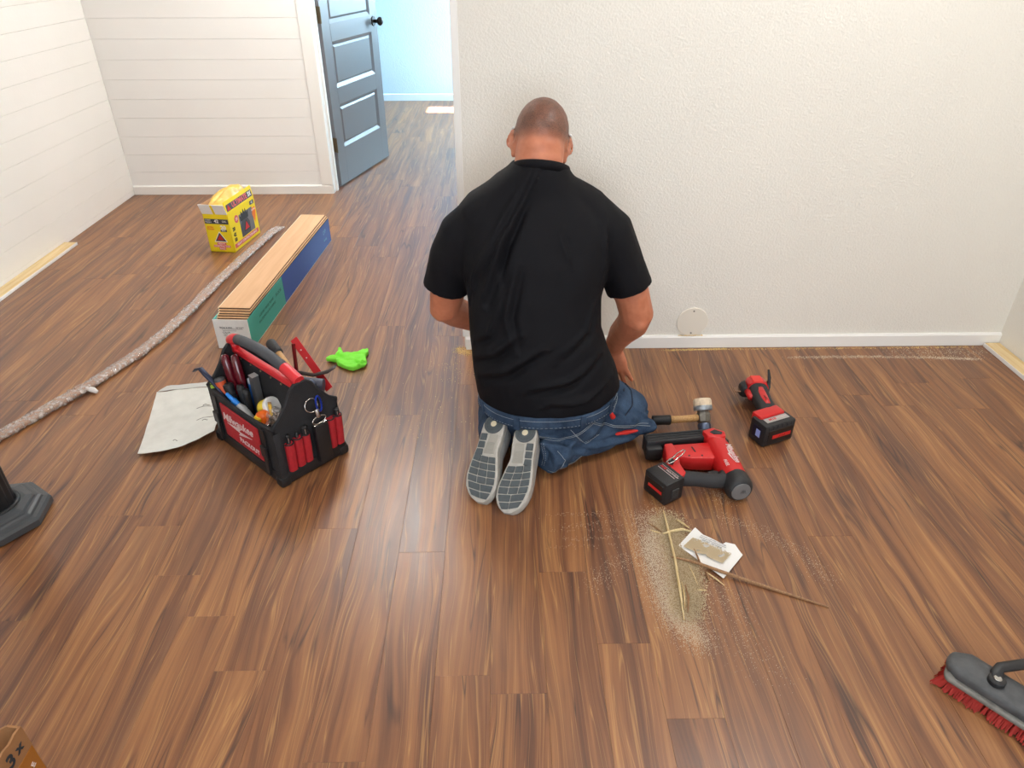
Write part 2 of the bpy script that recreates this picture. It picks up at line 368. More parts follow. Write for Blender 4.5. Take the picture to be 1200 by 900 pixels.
# ---- the grey door
DG = mat('grey_door_paint', (112, 111, 113), .4)
hp = Vector((-1.038, 4.665, .012)); dd = Vector((.215, .765, 0)).normalized(); DW, DT, DHH = .785, .035, 2.03
door = bpy.data.objects.new('door_1', None); COL.objects.link(door); tag(door, 'grey panelled interior door standing open with dark knob', 'door', kind='structure')
door.matrix_world = basis(hp, dd, Vector((-dd.y, dd.x, 0)))        # local x along width, y away from the visible face, z up
st = .105; rails = [(0, .225)]; z = .225
panels = []
for i in range(5):
    panels.append((z, z + .262)); z += .262; rails.append((z, min(z + .098, DHH))); z += .098
fr_ = NB(); box(fr_, (0, 0, 0), (st, DT, DHH), .001); box(fr_, (DW - st, 0, 0), (DW, DT, DHH), .001)
for a, b in rails: box(fr_, (st, 0, a), (DW - st, DT, b if b < 1.95 else DHH))
obj('door_frame', fr_, DG, door)
for a, b in panels:
    t = NB()
    for yo, s in ((0, 1), (DT, -1)):
        o4 = [(st, a), (DW - st, a), (DW - st, b), (st, b)]; i1 = [(st + .022, a + .022), (DW - st - .022, a + .022), (DW - st - .022, b - .022), (st + .022, b - .022)]
        i2 = [(st + .034, a + .034), (DW - st - .034, a + .034), (DW - st - .034, b - .034), (st + .034, b - .034)]
        V = [[t.verts.new((x, yo + s * d, zz)) for x, zz in q] for q, d in ((o4, .0), (i1, .011), (i2, .005))]
        for r0, r1 in ((V[0], V[1]), (V[1], V[2])):
            for j in range(4): t.faces.new((r0[j], r0[(j + 1) % 4], r1[(j + 1) % 4], r1[j]))
        t.faces.new(V[2])
    obj('door_panel', t, DG, door)
KB = mat('dark_bronze', (38, 34, 32), .35, .8)
t = NB(); cyl(t, (DW - .06, -.006, .905), (DW - .06, 0, .905), .03, n=24); cyl(t, (DW - .06, -.035, .905), (DW - .06, -.005, .905), .011); ellip(t, (DW - .06, -.05, .905), (.027, .02, .027)); 
cyl(t, (DW - .06, DT, .905), (DW - .06, DT + .006, .905), .03, n=24); cyl(t, (DW - .06, DT + .005, .905), (DW - .06, DT + .035, .905), .011); ellip(t, (DW - .06, DT + .05, .905), (.027, .02, .027))
obj('door_knob', t, KB, door, True, angle=40)
HB = mat('brass_hinge', (110, 96, 74), .4, .8)
for zz in (.26, 1.0, 1.78):
    t = NB(); cyl(t, (-.008, -.004, zz - .045), (-.008, -.004, zz + .045), .006, n=10); box(t, (-.003, .0, zz - .045), (-.0005, .03, zz + .045)); obj('hinge', t, HB, door)
# ---- cover plate on the wall
pl = thing('cover_plate', 'round white cover plate screwed to the cream wall above the baseboard', 'cover plate', (.755, YW, .113))
t = NB(); cyl(t, (0, -.005, 0), (0, 0, 0), .062, n=48, bev=.002); obj('disc', t, mat('ivory_plastic', (233, 226, 212), .4), pl, True, angle=30)
for zz in (.048, -.048):
    t = NB(); cyl(t, (0, -.0065, zz), (0, -.004, zz), .0035, n=10); obj('screw', t, mat('screw_grey', (150, 145, 135), .3, .8), pl)
# ---------------------------------------------------------------- the kneeling person
from mathutils.bvhtree import BVHTree
person = thing('person', 'person in black t-shirt and blue jeans kneeling on the floor facing the wall', 'person', (.12, 1.85, 0))
PO = Matrix.Translation((-.12, -1.85, 0))            # parts are laid out in room coordinates, then moved into the person's frame
def pobj(name, me, m, parent=person, smooth=True):
    if isinstance(me, bmesh.types.BMesh):
        return obj(name, me, m, parent, smooth, M=PO if parent is person else None)
    me.transform(PO); return obj(name, me, m, parent, smooth)
def skin_mat():
    m = bpy.data.materials.new('skin'); m.use_nodes = True; nt = m.node_tree; b = nt.nodes['Principled BSDF']; L = nt.links
    tc = nt.nodes.new('ShaderNodeTexCoord'); n = nt.nodes.new('ShaderNodeTexNoise'); n.inputs['Scale'].default_value = 28; n.inputs['Detail'].default_value = 5
    L.new(tc.outputs['Object'], n.inputs['Vector'])
    r = nt.nodes.new('ShaderNodeValToRGB'); L.new(n.outputs['Fac'], r.inputs[0])
    r.color_ramp.elements[0].position = .3; r.color_ramp.elements[1].position = .7
    r.color_ramp.elements[0].color = (*lin((180, 108, 78)), 1); r.color_ramp.elements[1].color = (*lin((200, 128, 96)), 1)
    at = nt.nodes.new('ShaderNodeAttribute'); at.attribute_name = 'stubble'
    n2 = nt.nodes.new('ShaderNodeTexNoise'); n2.inputs['Scale'].default_value = 420; n2.inputs['Detail'].default_value = 2; L.new(tc.outputs['Object'], n2.inputs['Vector'])
    n3 = nt.nodes.new('ShaderNodeTexNoise'); n3.inputs['Scale'].default_value = 40; n3.inputs['Detail'].default_value = 3; L.new(tc.outputs['Object'], n3.inputs['Vector'])
    sr = nt.nodes.new('ShaderNodeValToRGB'); L.new(n2.outputs['Fac'], sr.inputs[0]); sr.color_ramp.elements[0].position = .35; sr.color_ramp.elements[1].position = .62
    sr.color_ramp.elements[0].color = (*lin((78, 54, 46)), 1); sr.color_ramp.elements[1].color = (*lin((122, 84, 68)), 1)
    mm = nt.nodes.new('ShaderNodeMath'); mm.operation = 'MULTIPLY_ADD'; L.new(n3.outputs['Fac'], mm.inputs[0]); mm.inputs[1].default_value = .5; mm.inputs[2].default_value = -.25
    ad = nt.nodes.new('ShaderNodeMath'); ad.operation = 'MULTIPLY_ADD'; L.new(mm.outputs[0], ad.inputs[0]); L.new(at.outputs['Fac'], ad.inputs[1]); L.new(at.outputs['Fac'], ad.inputs[2]); ad.use_clamp = True
    mx = nt.nodes.new('ShaderNodeMixRGB'); L.new(ad.outputs[0], mx.inputs[0]); L.new(r.outputs[0], mx.inputs[1]); L.new(sr.outputs[0], mx.inputs[2])
    L.new(mx.outputs[0], b.inputs['Base Color']); b.inputs['Roughness'].default_value = .48
    b.inputs['Subsurface Weight'].default_value = .12; b.inputs['Subsurface Radius'].default_value = (.6, .2, .1); b.inputs['Subsurface Scale'].default_value = .01
    return m
SKIN = skin_mat()
# ---- head frame: y forward (face), z up; pitched down, tilted to the right
HM = Matrix.Translation((.1185, 2.062, .925)) @ Euler((R(-30), R(8), R(2)), 'YXZ').to_matrix().to_4x4()
def hp_(v): return HM @ Vector(v)
parts = []
b = NB(); ellip(b, (0, -.004, .008), (.0765, .098, .093)); ellip(b, (0, .03, -.055), (.064, .07, .075)); ellip(b, (0, .066, -.115), (.04, .034, .034)); ellip(b, (0, .052, -.10), (.053, .045, .045)); ellip(b, (0, -.04, -.045), (.062, .056, .06))
ellip(b, (0, .082, .005), (.055, .02, .018)); ellip(b, (0, .1, -.055), (.013, .02, .022)); ellip(b, (0, .095, -.03), (.009, .012, .028)); ellip(b, (0, .09, -.088), (.026, .014, .006)); ellip(b, (0, .088, -.1), (.024, .014, .007))
bmesh.ops.transform(b, matrix=HM, verts=b.verts); parts.append(b)
for s in (-1, 1):                                       # ears
    b = NB(); E_ = Matrix.Translation((s * .077, -.002, -.030)) @ Euler((R(-12), R(s * 6), R(s * -20))).to_matrix().to_4x4()
    ellip(b, (0, 0, .004), (.007, .019, .038), E_); torus(b, E_ @ Vector((s * .004, -.002, .008)), .021, .0048, nrm=E_.to_3x3() @ Vector((1, 0, 0)), n=20, sx=1.55, sy=.82)
    ellip(b, (0, .004, -.030), (.006, .010, .012), E_)
    bmesh.ops.transform(b, matrix=HM, verts=b.verts); parts.append(b)
b = NB(); loft(b, [(hp_((0, -.025, .0)), .066, .066), (hp_((0, -.028, -.06)), .067, .062), (hp_((0, -.03, -.10)), .069, .064), (Vector((.112, 1.995, .80)), .085, .07), (Vector((.108, 1.985, .74)), .12, .08)], n=20); parts.append(b)
b = NB(); loft(b, [((.108, 1.985, .80), .10, .07), ((.104, 1.965, .68), .17, .09), ((.104, 1.93, .56), .165, .11), ((.112, 1.885, .38), .165, .12), ((.14, 1.87, .22), .17, .125), ((.14, 1.87, .15), .14, .1)], n=24); parts.append(b)
# arms
b = NB(); loft(b, [((.18, 1.98, .69), .06, .06), ((.275, 1.98, .66), .062, .062), ((.345, 1.970, .58), .058, .06), ((.398, 1.962, .48), .054, .058), ((.419, 1.966, .412), .053, .055), ((.418, 2.01, .355), .052, .05), ((.402, 2.065, .295), .046, .043), ((.392, 2.108, .236), .037, .033), ((.388, 2.130, .195), .031, .024)], n=18); parts.append(b)
ellip(parts[-1], (.423, 1.938, .398), (.03, .026, .032))
b = NB(); loft(b, [((.03, 1.98, .69), .06, .06), ((-.065, 1.98, .66), .062, .062), ((-.13, 1.985, .58), .058, .06), ((-.163, 1.99, .48), .054, .058), ((-.172, 2.0, .425), .052, .053), ((-.14, 2.04, .385), .05, .048), ((-.08, 2.085, .335), .044, .04), ((-.01, 2.125, .275), .035, .03), ((.025, 2.145, .248), .03, .023)], n=18); parts.append(b)
ellip(parts[-1], (-.184, 1.985, .41), (.026, .024, .028))
def hand(wrist, palm_dir, side, nrm, curl, spread=.18, thumb=1):
    """palm from the wrist along palm_dir; side = towards the little finger; nrm = back of the hand"""
    d = Vector(palm_dir).normalized(); s = Vector(side); s = (s - d * s.dot(d)).normalized(); nn = Vector(nrm); nn = (nn - d * nn.dot(d) - s * nn.dot(s)).normalized()
    wv = Vector(wrist); o = []
    b = NB(); loft(b, [(wv - d * .02, .028, .02), (wv + d * .012, .032, .018), (wv + d * .05, .040, .016), (wv + d * .082, .040, .013)], ref=s, n=16, round_ends=(0, .008)); o.append(b)
    for off, ln, sp in ((-.030, .074, -1), (-.010, .082, -.3), (.0105, .077, .35), (.029, .062, 1)):
        p = wv + d * .078 + s * off; dr = (d + s * sp * spread).normalized(); ax = dr.cross(nn); pts = [p - dr * .012]; cur = p.copy(); dirv = dr.copy(); pts.append(cur.copy())
        for kx, fr_ in enumerate((.45, .31, .24)):
            dirv = (Matrix.Rotation(R(-curl[kx]), 3, ax) @ dirv); cur = cur + dirv * ln * fr_; pts.append(cur.copy())
        b = NB(); loft(b, [(q, a, a) for q, a in zip(pts, (.0095, .0095, .0092, .0085, .0074))], ref=s, n=12, round_ends=(0, .006)); o.append(b)
    p = wv + d * .022 - s * .028; q1 = p + (d * .6 - s * .75 - nn * .25).normalized() * .038; q2 = q1 + (d * .9 - s * .35 - nn * .2).normalized() * .032; q3 = q2 + (d * .95 - nn * .3).normalized() * .022
    b = NB(); loft(b, [(p + s * .012, .014, .014), (p, .0145, .0135), (q1, .0115, .011), (q2, .0105, .0095), (q3, .0085, .008)], ref=nn, n=12, round_ends=(0, .006)); o.append(b)
    return o
parts += hand((.388, 2.130, .195), (.22, -.03, -1), (.95, -.25, .1), (.2, -1, 0), (2, 10, 12), .26)
parts += hand((.025, 2.145, .248), (.35, 1, -.42), (-1, .2, 0), (.0, .35, 1), (10, 20, 16), .12)
# legs and feet inside the clothes
for pts in ([((.16, 1.86, .17), .08), ((.30, 1.885, .14), .075), ((.42, 1.92, .095), .06), ((.42, 1.90, .07), .045), ((.30, 1.83, .06), .04), ((.16, 1.765, .06), .036)],
            [((.09, 1.88, .17), .08), ((.01, 2.04, .13), .07), ((-.02, 2.17, .09), .055), ((-.025, 2.14, .065), .045), ((-.025, 1.98, .055), .04), ((-.02, 1.86, .06), .036)]):
    b = NB(); loft(b, [(p, r, r) for p, r in pts], n=12); parts.append(b)
bm_ = fuse(parts, .0042, 4, .5)
co = np.empty(len(bm_.vertices) * 3); bm_.vertices.foreach_get('co', co); co = co.reshape(-1, 3)
Hi = np.array(HM.inverted()); hc = co @ Hi[:3, :3].T + Hi[:3, 3]
line = .0 + .45 * (hc[:, 1] + .03) * (hc[:, 1] > -.03)           # hairline: low at the nape, up over the ears
wgt = np.clip((hc[:, 2] - (-.045 + np.clip(hc[:, 1] + .02, 0, 1) * .7)) / .04, 0, 1)
bald = np.clip(1 - np.hypot(hc[:, 0], hc[:, 1] - .03) / .075, 0, 1) * (hc[:, 2] > .03)
wgt = wgt * (1 - .85 * np.clip(bald * 1.6, 0, 1)) * (hc[:, 2] > -.12) * (co[:, 2] > .8) * (np.abs(hc[:, 0]) < .0785)
at = bm_.attributes.new('stubble', 'FLOAT', 'POINT'); at.data.foreach_set('value', wgt.astype(np.float32) * .95)
body = pobj('body', bm_, SKIN)
# eyes, brows
for s in (-1, 1):
    b = NB(); ellip(b, (s * .031, .0865, -.022), (.0125, .008, .008), sub=2)
    bmesh.ops.transform(b, matrix=HM, verts=b.verts); pobj('eye', b, mat('eye_white', (225, 220, 215), .2))
    b = NB(); loft(b, [(Vector((s * .014, .103, .0)), .004, .003), (Vector((s * .03, .1, .006)), .005, .004), (Vector((s * .047, .086, .0)), .003, .003)], n=8)
    bmesh.ops.transform(b, matrix=HM, verts=b.verts); pobj('eyebrow', b, mat('brow_brown', (70, 50, 40), .8))
# glasses with white temples
b = NB()
for s in (-1, 1):
    tube(b, [(s * .068, .098, -.01), (s * .084, .06, -.008), (s * .083, .01, .006), (s * .0815, -.012, .008), (s * .080, -.026, .004)], .0032, n=8)
    torus(b, (s * .034, .108, -.02), .024, .0022, nrm=(s * .25, 1, 0), n=20, m=6, sx=1.15, sy=.85)
tube(b, [(-.012, .115, -.014), (.012, .115, -.014)], .002, n=6)
bmesh.ops.transform(b, matrix=HM, verts=b.verts); tag(pobj('glasses', b, mat('white_plastic', (238, 238, 235), .35)), 'white framed glasses')

# ---- t-shirt
def cloth_mat(name, rgb, weave, rough=.85, var=.08):
    m = mat(name, rgb, rough, bump=.25, bscale=weave, var=var, vscale=9, sheen=0, spec=.2); return m
def folds(me, creases, amp_noise=.003, nscale=9., stretch=(1, 1, 1), mask=None):
    n = len(me.vertices); c = np.empty(n * 3); me.vertices.foreach_get('co', c); c = c.reshape(-1, 3)
    nr = np.empty(n * 3); me.vertices.foreach_get('normal', nr); nr = nr.reshape(-1, 3); d = np.zeros(n)
    for i in range(n):
        v = Vector(c[i] * nscale * np.array(stretch)); d[i] = amp_noise * (mnoise.noise(v) + .5 * mnoise.noise(v * 2.1))
    for pts, wd, am in creases:
        best = np.full(n, 9.); tt = np.zeros(n); P = [np.array(p) for p in pts]; tot = sum(np.linalg.norm(q - p) for p, q in zip(P, P[1:])); acc = 0
        sg = np.zeros(n)
        for p, q in zip(P, P[1:]):
            e = q - p; ln = np.linalg.norm(e); t = np.clip(((c - p) @ e) / ln ** 2, 0, 1); near = p + t[:, None] * e; dv = c - near; ds = np.linalg.norm(dv, axis=1)
            up = ds < best; side = dv @ np.cross(e / ln, np.array((0, -1, 0)))
            best = np.where(up, ds, best); tt = np.where(up, (acc + t * ln) / tot, tt); sg = np.where(up, np.sign(side), sg); acc += ln
        tap = np.sin(np.pi * np.clip(tt * .9 + .05, 0, 1)) ** .7
        d += am * tap * (-np.exp(-(best / wd) ** 2) + .75 * np.exp(-((best * sg - 1.7 * wd) / wd) ** 2))
    if mask is not None: d *= mask(c)
    c = c + nr * d[:, None]; me.vertices.foreach_set('co', c.ravel()); me.update()
SHIRT = cloth_mat('black_cotton', (11, 11, 16), 900, .75)
sp = []
b = NB(); loft(b, [((.146, 1.868, .190), .222, .160), ((.138, 1.866, .24), .217, .158), ((.118, 1.868, .31), .207, .152), ((.103, 1.880, .40), .197, .147), ((.099, 1.905, .50), .199, .145), ((.102, 1.932, .59), .214, .143), ((.102, 1.953, .65), .222, .136), ((.103, 1.970, .70), .218, .126), ((.105, 1.985, .745), .196, .114), ((.108, 1.994, .785), .163, .104), ((.112, 1.998, .82), .124, .097), ((.115, 2.000, .846), .093, .091), ((.117, 2.003, .866), .078, .083)], n=40, p=2.2); sp.append(b)
b = NB(); loft(b, [((.16, 1.985, .725), .085, .085), ((.25, 1.985, .706), .090, .09), ((.312, 1.982, .655), .085, .088), ((.352, 1.974, .585), .073, .08), ((.378, 1.966, .525), .069, .075), ((.390, 1.963, .497), .070, .075)], n=24); sp.append(b)
b = NB(); loft(b, [((.05, 1.985, .725), .085, .085), ((-.04, 1.985, .704), .090, .09), ((-.102, 1.984, .652), .085, .088), ((-.140, 1.986, .585), .075, .08), ((-.158, 1.989, .525), .070, .075), ((-.166, 1.990, .492), .0715, .075)], n=24); sp.append(b)
b = NB(); loft(b, [((.13, 1.985, .80), .065, .07), ((.20, 1.985, .77), .062, .075), ((.255, 1.985, .735), .060, .08), ((.283, 1.983, .712), .057, .08)], n=20); sp.append(b)
b = NB(); loft(b, [((.08, 1.985, .80), .065, .07), ((.0, 1.985, .767), .062, .075), ((-.055, 1.985, .735), .060, .08), ((-.078, 1.984, .715), .055, .08)], n=20); sp.append(b)
sh = fuse(sp, .005, 16, .5)
cr = [([(.08, 1.9, .855), (.02, 1.86, .74), (-.088, 1.83, .54)], .010, .008), ([(.114, 1.9, .875), (.055, 1.86, .76), (.01, 1.82, .66), (-.035, 1.80, .53)], .011, .012),
      ([(.022, 1.85, .76), (.003, 1.80, .595)], .008, .007), ([(-.128, 1.89, .76), (-.105, 1.85, .64), (-.09, 1.85, .52)], .008, .009), ([(.177, 1.84, .72), (.21, 1.82, .555)], .008, .005),
      ([(.165, 1.85, .67), (.20, 1.82, .58)], .008, .006), ([(.30, 1.89, .75), (.305, 1.88, .64), (.295, 1.86, .56)], .009, .008), ([(.05, 1.74, .44), (-.01, 1.75, .38), (-.08, 1.8, .34)], .011, .009),
      ([(.12, 1.73, .40), (.02, 1.73, .33), (-.06, 1.78, .29)], .012, .009), ([(.30, 1.79, .36), (.20, 1.72, .30), (.08, 1.71, .28)], .012, .008), ([(.33, 1.82, .29), (.24, 1.74, .245), (.14, 1.71, .235)], .010, .009),
      ([(.0, 1.76, .54), (-.03, 1.76, .44), (-.07, 1.8, .40)], .010, .008), ([(.28, 1.84, .52), (.26, 1.78, .44), (.17, 1.74, .38)], .012, .006), ([(.06, 1.80, .63), (.03, 1.76, .5), (.05, 1.73, .42)], .011, .007)]
folds(sh, [(a_, w_, m_ * 1.7) for a_, w_, m_ in cr], .0045, 12., (1, 1, .6))
pobj('t_shirt', sh, SHIRT)
b = NB(); rim = [Vector((.1165 + .083 * math.cos(a), 2.0 + .086 * math.sin(a), .850 - .036 * math.sin(a) - .007 * math.cos(a) - .03 * max(0, math.sin(a)))) for a in [2 * math.pi * i / 40 for i in range(41)]]
rings = []
for i in range(40):
    p = rim[i]; o_ = (p - Vector((.1165, 2.0, p.z))).normalized(); u_ = (Vector((0, 0, 1)) - o_ * .35).normalized()
    rings.append([b.verts.new(p + o_ * x + u_ * z) for x, z in ((-.014, -.016), (-.005, -.015), (-.001, 0), (-.0005, .009), (-.004, .0105), (-.014, .007))])
for i in range(40):
    a_, c_ = rings[i], rings[(i + 1) % 40]
    for j in range(6): b.faces.new((a_[j], c_[j], c_[(j + 1) % 6], a_[(j + 1) % 6]))
pobj('collar', b, SHIRT)

# ---- jeans
def denim():
    m = bpy.data.materials.new('blue_denim'); m.use_nodes = True; nt = m.node_tree; b = nt.nodes['Principled BSDF']; L = nt.links
    tc = nt.nodes.new('ShaderNodeTexCoord'); n = nt.nodes.new('ShaderNodeTexNoise'); n.inputs['Scale'].default_value = 11; n.inputs['Detail'].default_value = 6; n.inputs['Roughness'].default_value = .65
    L.new(tc.outputs['Object'], n.inputs['Vector']); r = nt.nodes.new('ShaderNodeValToRGB'); L.new(n.outputs['Fac'], r.inputs[0])
    r.color_ramp.elements[0].position = .3; r.color_ramp.elements[1].position = .72; r.color_ramp.elements[0].color = (*lin((24, 38, 58)), 1); r.color_ramp.elements[1].color = (*lin((68, 88, 112)), 1)
    wv = nt.nodes.new('ShaderNodeTexNoise'); wv.inputs['Scale'].default_value = 500; L.new(tc.outputs['Object'], wv.inputs['Vector'])
    mx = nt.nodes.new('ShaderNodeMixRGB'); mx.blend_type = 'OVERLAY'; mx.inputs[0].default_value = .35; L.new(r.outputs[0], mx.inputs[1]); L.new(wv.outputs['Fac'], mx.inputs[2]); L.new(mx.outputs[0], b.inputs['Base Color'])
    bp = nt.nodes.new('ShaderNodeBump'); bp.inputs['Strength'].default_value = .2; bp.inputs['Distance'].default_value = .001; L.new(wv.outputs['Fac'], bp.inputs['Height']); L.new(bp.outputs[0], b.inputs['Normal'])
    b.inputs['Roughness'].default_value = .85; b.inputs['Specular IOR Level'].default_value = .2; return m
DENIM = denim(); STITCH = mat('pale_stitching', (136, 144, 150), .8)
jp = []
b = NB(); loft(b, [((.14, 1.875, .10), .165, .125), ((.14, 1.868, .15), .195, .145), ((.142, 1.866, .195), .206, .147), ((.143, 1.868, .24), .205, .146)], n=32, p=2.2); jp.append(b)
b = NB(); ellip(b, (.21, 1.80, .135), (.105, .085, .085)); ellip(b, (.045, 1.83, .15), (.10, .075, .07)); jp.append(b)
b = NB(); loft(b, [((.17, 1.86, .17), .100, .100), ((.28, 1.882, .145), .094, .096), ((.36, 1.900, .118), .082, .086), ((.42, 1.902, .092), .066, .074)], n=24, round_ends=(0, .050)); jp.append(b)
b = NB(); loft(b, [((.128, 1.705, .056), .052, .054), ((.20, 1.775, .060), .058, .058), ((.31, 1.825, .062), .060, .060), ((.42, 1.89, .068), .062, .064)], n=20, round_ends=(0, .04)); jp.append(b)
b = NB(); ellip(b, (.434, 1.846, .070), (.062, .036, .026)); ellip(b, (.36, 1.83, .11), (.07, .04, .03)); jp.append(b)
b = NB(); loft(b, [((.09, 1.88, .17), .100, .100), ((.02, 2.03, .135), .088, .09), ((-.01, 2.16, .09), .070, .075)], n=20, round_ends=(0, .05)); jp.append(b)
b = NB(); loft(b, [((-.022, 1.80, .058), .052, .054), ((-.025, 1.96, .056), .055, .055), ((-.02, 2.14, .066), .06, .062)], n=20, round_ends=(0, .04)); jp.append(b)
jm = fuse(jp, .0052, 5, .5)
jc = [([(.20, 1.72, .09), (.26, 1.73, .06), (.30, 1.75, .03)], .010, .008), ([(.16, 1.69, .07), (.20, 1.72, .035)], .008, .008), ([(.24, 1.74, .08), (.36, 1.79, .07), (.44, 1.83, .05)], .009, .007), ([(.33, 1.80, .15), (.40, 1.85, .11), (.47, 1.86, .08)], .010, .006),
      ([(.13, 1.70, .10), (.15, 1.70, .05)], .008, .008), ([(.22, 1.72, .055), (.24, 1.73, .02)], .008, .006), ([(.28, 1.79, .2), (.36, 1.86, .19), (.42, 1.93, .16)], .010, .005), ([(.19, 1.72, .12), (.24, 1.75, .09), (.33, 1.79, .09)], .010, .007), ([(.30, 1.80, .185), (.36, 1.83, .15), (.40, 1.84, .12)], .009, .007), ([(.18, 1.70, .05), (.185, 1.72, .09), (.20, 1.72, .11)], .009, .009), ([(.40, 1.86, .16), (.45, 1.87, .12), (.49, 1.88, .08)], .010, .007), ([(.10, 1.72, .15), (.14, 1.71, .12), (.20, 1.72, .10)], .010, .006)]
folds(jm, [(a_, w_, m_ * 1.5) for a_, w_, m_ in jc], .0052, 15.)
c = np.empty(len(jm.vertices) * 3); jm.vertices.foreach_get('co', c); c = c.reshape(-1, 3); c[:, 2] = np.maximum(c[:, 2], .0015); jm.vertices.foreach_set('co', c.ravel()); jm.update()
tb = bmesh.new(); tb.from_mesh(jm); JB = BVHTree.FromBMesh(tb); tb.free()
jeans = pobj('jeans', jm, DENIM)
def snap_line(pts, n=30, off=.0015, direction=(0, 1, -.35)):
    P = [Vector(p) for p in pts]; ls = [(q - p).length for p, q in zip(P, P[1:])]; tot = sum(ls); out = []
    for i in range(n + 1):
        t = tot * i / n; k = 0
        while k < len(ls) - 1 and t > ls[k]: t -= ls[k]; k += 1
        p = P[k].lerp(P[k + 1], min(1, t / max(ls[k], 1e-6))); dv = Vector(direction).normalized()
        loc, nr, _, _ = JB.ray_cast(p - dv * .6, dv)
        if loc is None: loc, nr, _, _ = JB.find_nearest(p)
        out.append(loc + nr * off)
    return out
def stitched(name, pts, r=.0008, dash=False, m=STITCH, n=30, **k):
    q = snap_line(pts, n=n, **k); b = NB()
    if dash:
        for i in range(0, len(q) - 1, 2): tube(b, [q[i], q[i + 1]], r, n=5)
    else: tube(b, q, r, n=6)
    bmesh.ops.transform(b, matrix=PO, verts=b.verts)
    return obj(name, b, m, jeans)
# waistband with belt loops
def wb_pt(a, dz=0., out=0.):
    ca, sa = math.cos(a), math.sin(a); ex = 2 / 2.2
    x = .142 + (.210 + out) * math.copysign(abs(ca) ** ex, ca); y = 1.862 + (.153 + out) * math.copysign(abs(sa) ** ex, sa)
    return Vector((x, y, .188 + .035 * max(0, sa + .9) * .6 + .004 * ca + dz))
b = NB(); rings = []; K = 72
for i in range(K):
    a = 2 * math.pi * i / K; rings.append([b.verts.new(wb_pt(a, dz, o_)) for o_, dz in ((-.004, -.026), (.004, -.026), (.0055, -.022), (.004, .014), (-.004, .016))])
for i in range(K):
    for j in range(5): b.faces.new((rings[i][j], rings[(i + 1) % K][j], rings[(i + 1) % K][(j + 1) % 5], rings[i][(j + 1) % 5]))
bmesh.ops.transform(b, matrix=PO, verts=b.verts); wband = obj('waistband', b, DENIM, jeans, True)
def ring_line(dz, dash, out=.0062):
    b = NB(); q = [wb_pt(math.pi + math.pi * i / 120, dz, out) for i in range(121)]
    if dash:
        for i in range(0, 119, 2): tube(b, [q[i], q[i + 1]], .0007, n=5)
    else: tube(b, q, .0007, n=5)
    bmesh.ops.transform(b, matrix=PO, verts=b.verts); obj('stitching', b, STITCH, jeans)
ring_line(-.019, True); ring_line(.004, False, .0055)
for a in (3.55, 4.28, 5.15, 5.75):
    b = NB(); p = wb_pt(a, -.006, .006); o_ = Vector((math.cos(a) / .21, math.sin(a) / .153, 0)).normalized()
    box(b, (-.009, -.024, 0), (.009, .024, .004), .001, 1, M=basis(p, Vector((-o_.y, o_.x, 0)), Vector((0, 0, 1)) + o_ * .08))
    bmesh.ops.transform(b, matrix=PO, verts=b.verts); obj('belt_loop', b, DENIM, jeans)
stitched('stitching', [(.06, 1.75, .145), (.12, 1.72, .125), (.17, 1.71, .118), (.23, 1.73, .135), (.29, 1.77, .165)])
stitched('stitching', [(.06, 1.75, .139), (.12, 1.72, .119), (.17, 1.71, .112), (.23, 1.73, .129), (.29, 1.77, .159)])
for k in range(2):
    e = .005 * k
    stitched('stitching', [(.205 + e, 1.74, .145 - e), (.235, 1.74, .110 - e), (.255 - e, 1.74, .085 + e), (.30 - e, 1.76, .100 + e)], dash=bool(k))
stitched('stitching', [(.27, 1.77, .150), (.31, 1.78, .125), (.35, 1.80, .105), (.41, 1.82, .095), (.47, 1.84, .080)], r=.001)
stitched('stitching', [(.27, 1.77, .155), (.31, 1.78, .131), (.35, 1.80, .111), (.41, 1.82, .101), (.465, 1.84, .087)])
stitched('stitching', [(.325, 1.80, .212), (.335, 1.80, .185), (.33, 1.80, .155), (.34, 1.80, .135)], r=.001)
stitched('stitching', [(.36, 1.82, .205), (.355, 1.82, .18), (.345, 1.82, .15)])
stitched('side_seam', [(.39, 1.86, .215), (.41, 1.86, .19), (.41, 1.85, .155), (.385, 1.84, .125)], r=.0018, m=mat('dark_navy_piping', (20, 28, 44), .8))
for i in range(2):
    stitched('stitching', [(.118 + .006 * i, 1.70, .115), (.126 + .006 * i, 1.70, .07), (.122 + .006 * i, 1.69, .03)], dash=True, n=24)
stitched('stitching', [(.165, 1.69, .095), (.19, 1.70, .06), (.175, 1.70, .02)]); stitched('stitching', [(.14, 1.69, .02), (.20, 1.70, .014), (.25, 1.72, .03)])
RED = mat('red_cloth', (196, 38, 30), .7)
for pts, r in (([(.338, 1.81, .150), (.345, 1.81, .135)], (.006, .009)), ([(.36, 1.79, .082), (.39, 1.80, .080), (.425, 1.81, .078)], (.005, .0085, .004))):
    q = snap_line(pts, n=len(pts) - 1, off=.0); b = NB(); tube(b, q, list(r)[:len(q)], n=10, ends=.006); bmesh.ops.transform(b, matrix=PO, verts=b.verts); tag(obj('pocket_cloth', b, RED, jeans, True), 'red cloth showing in a pocket')

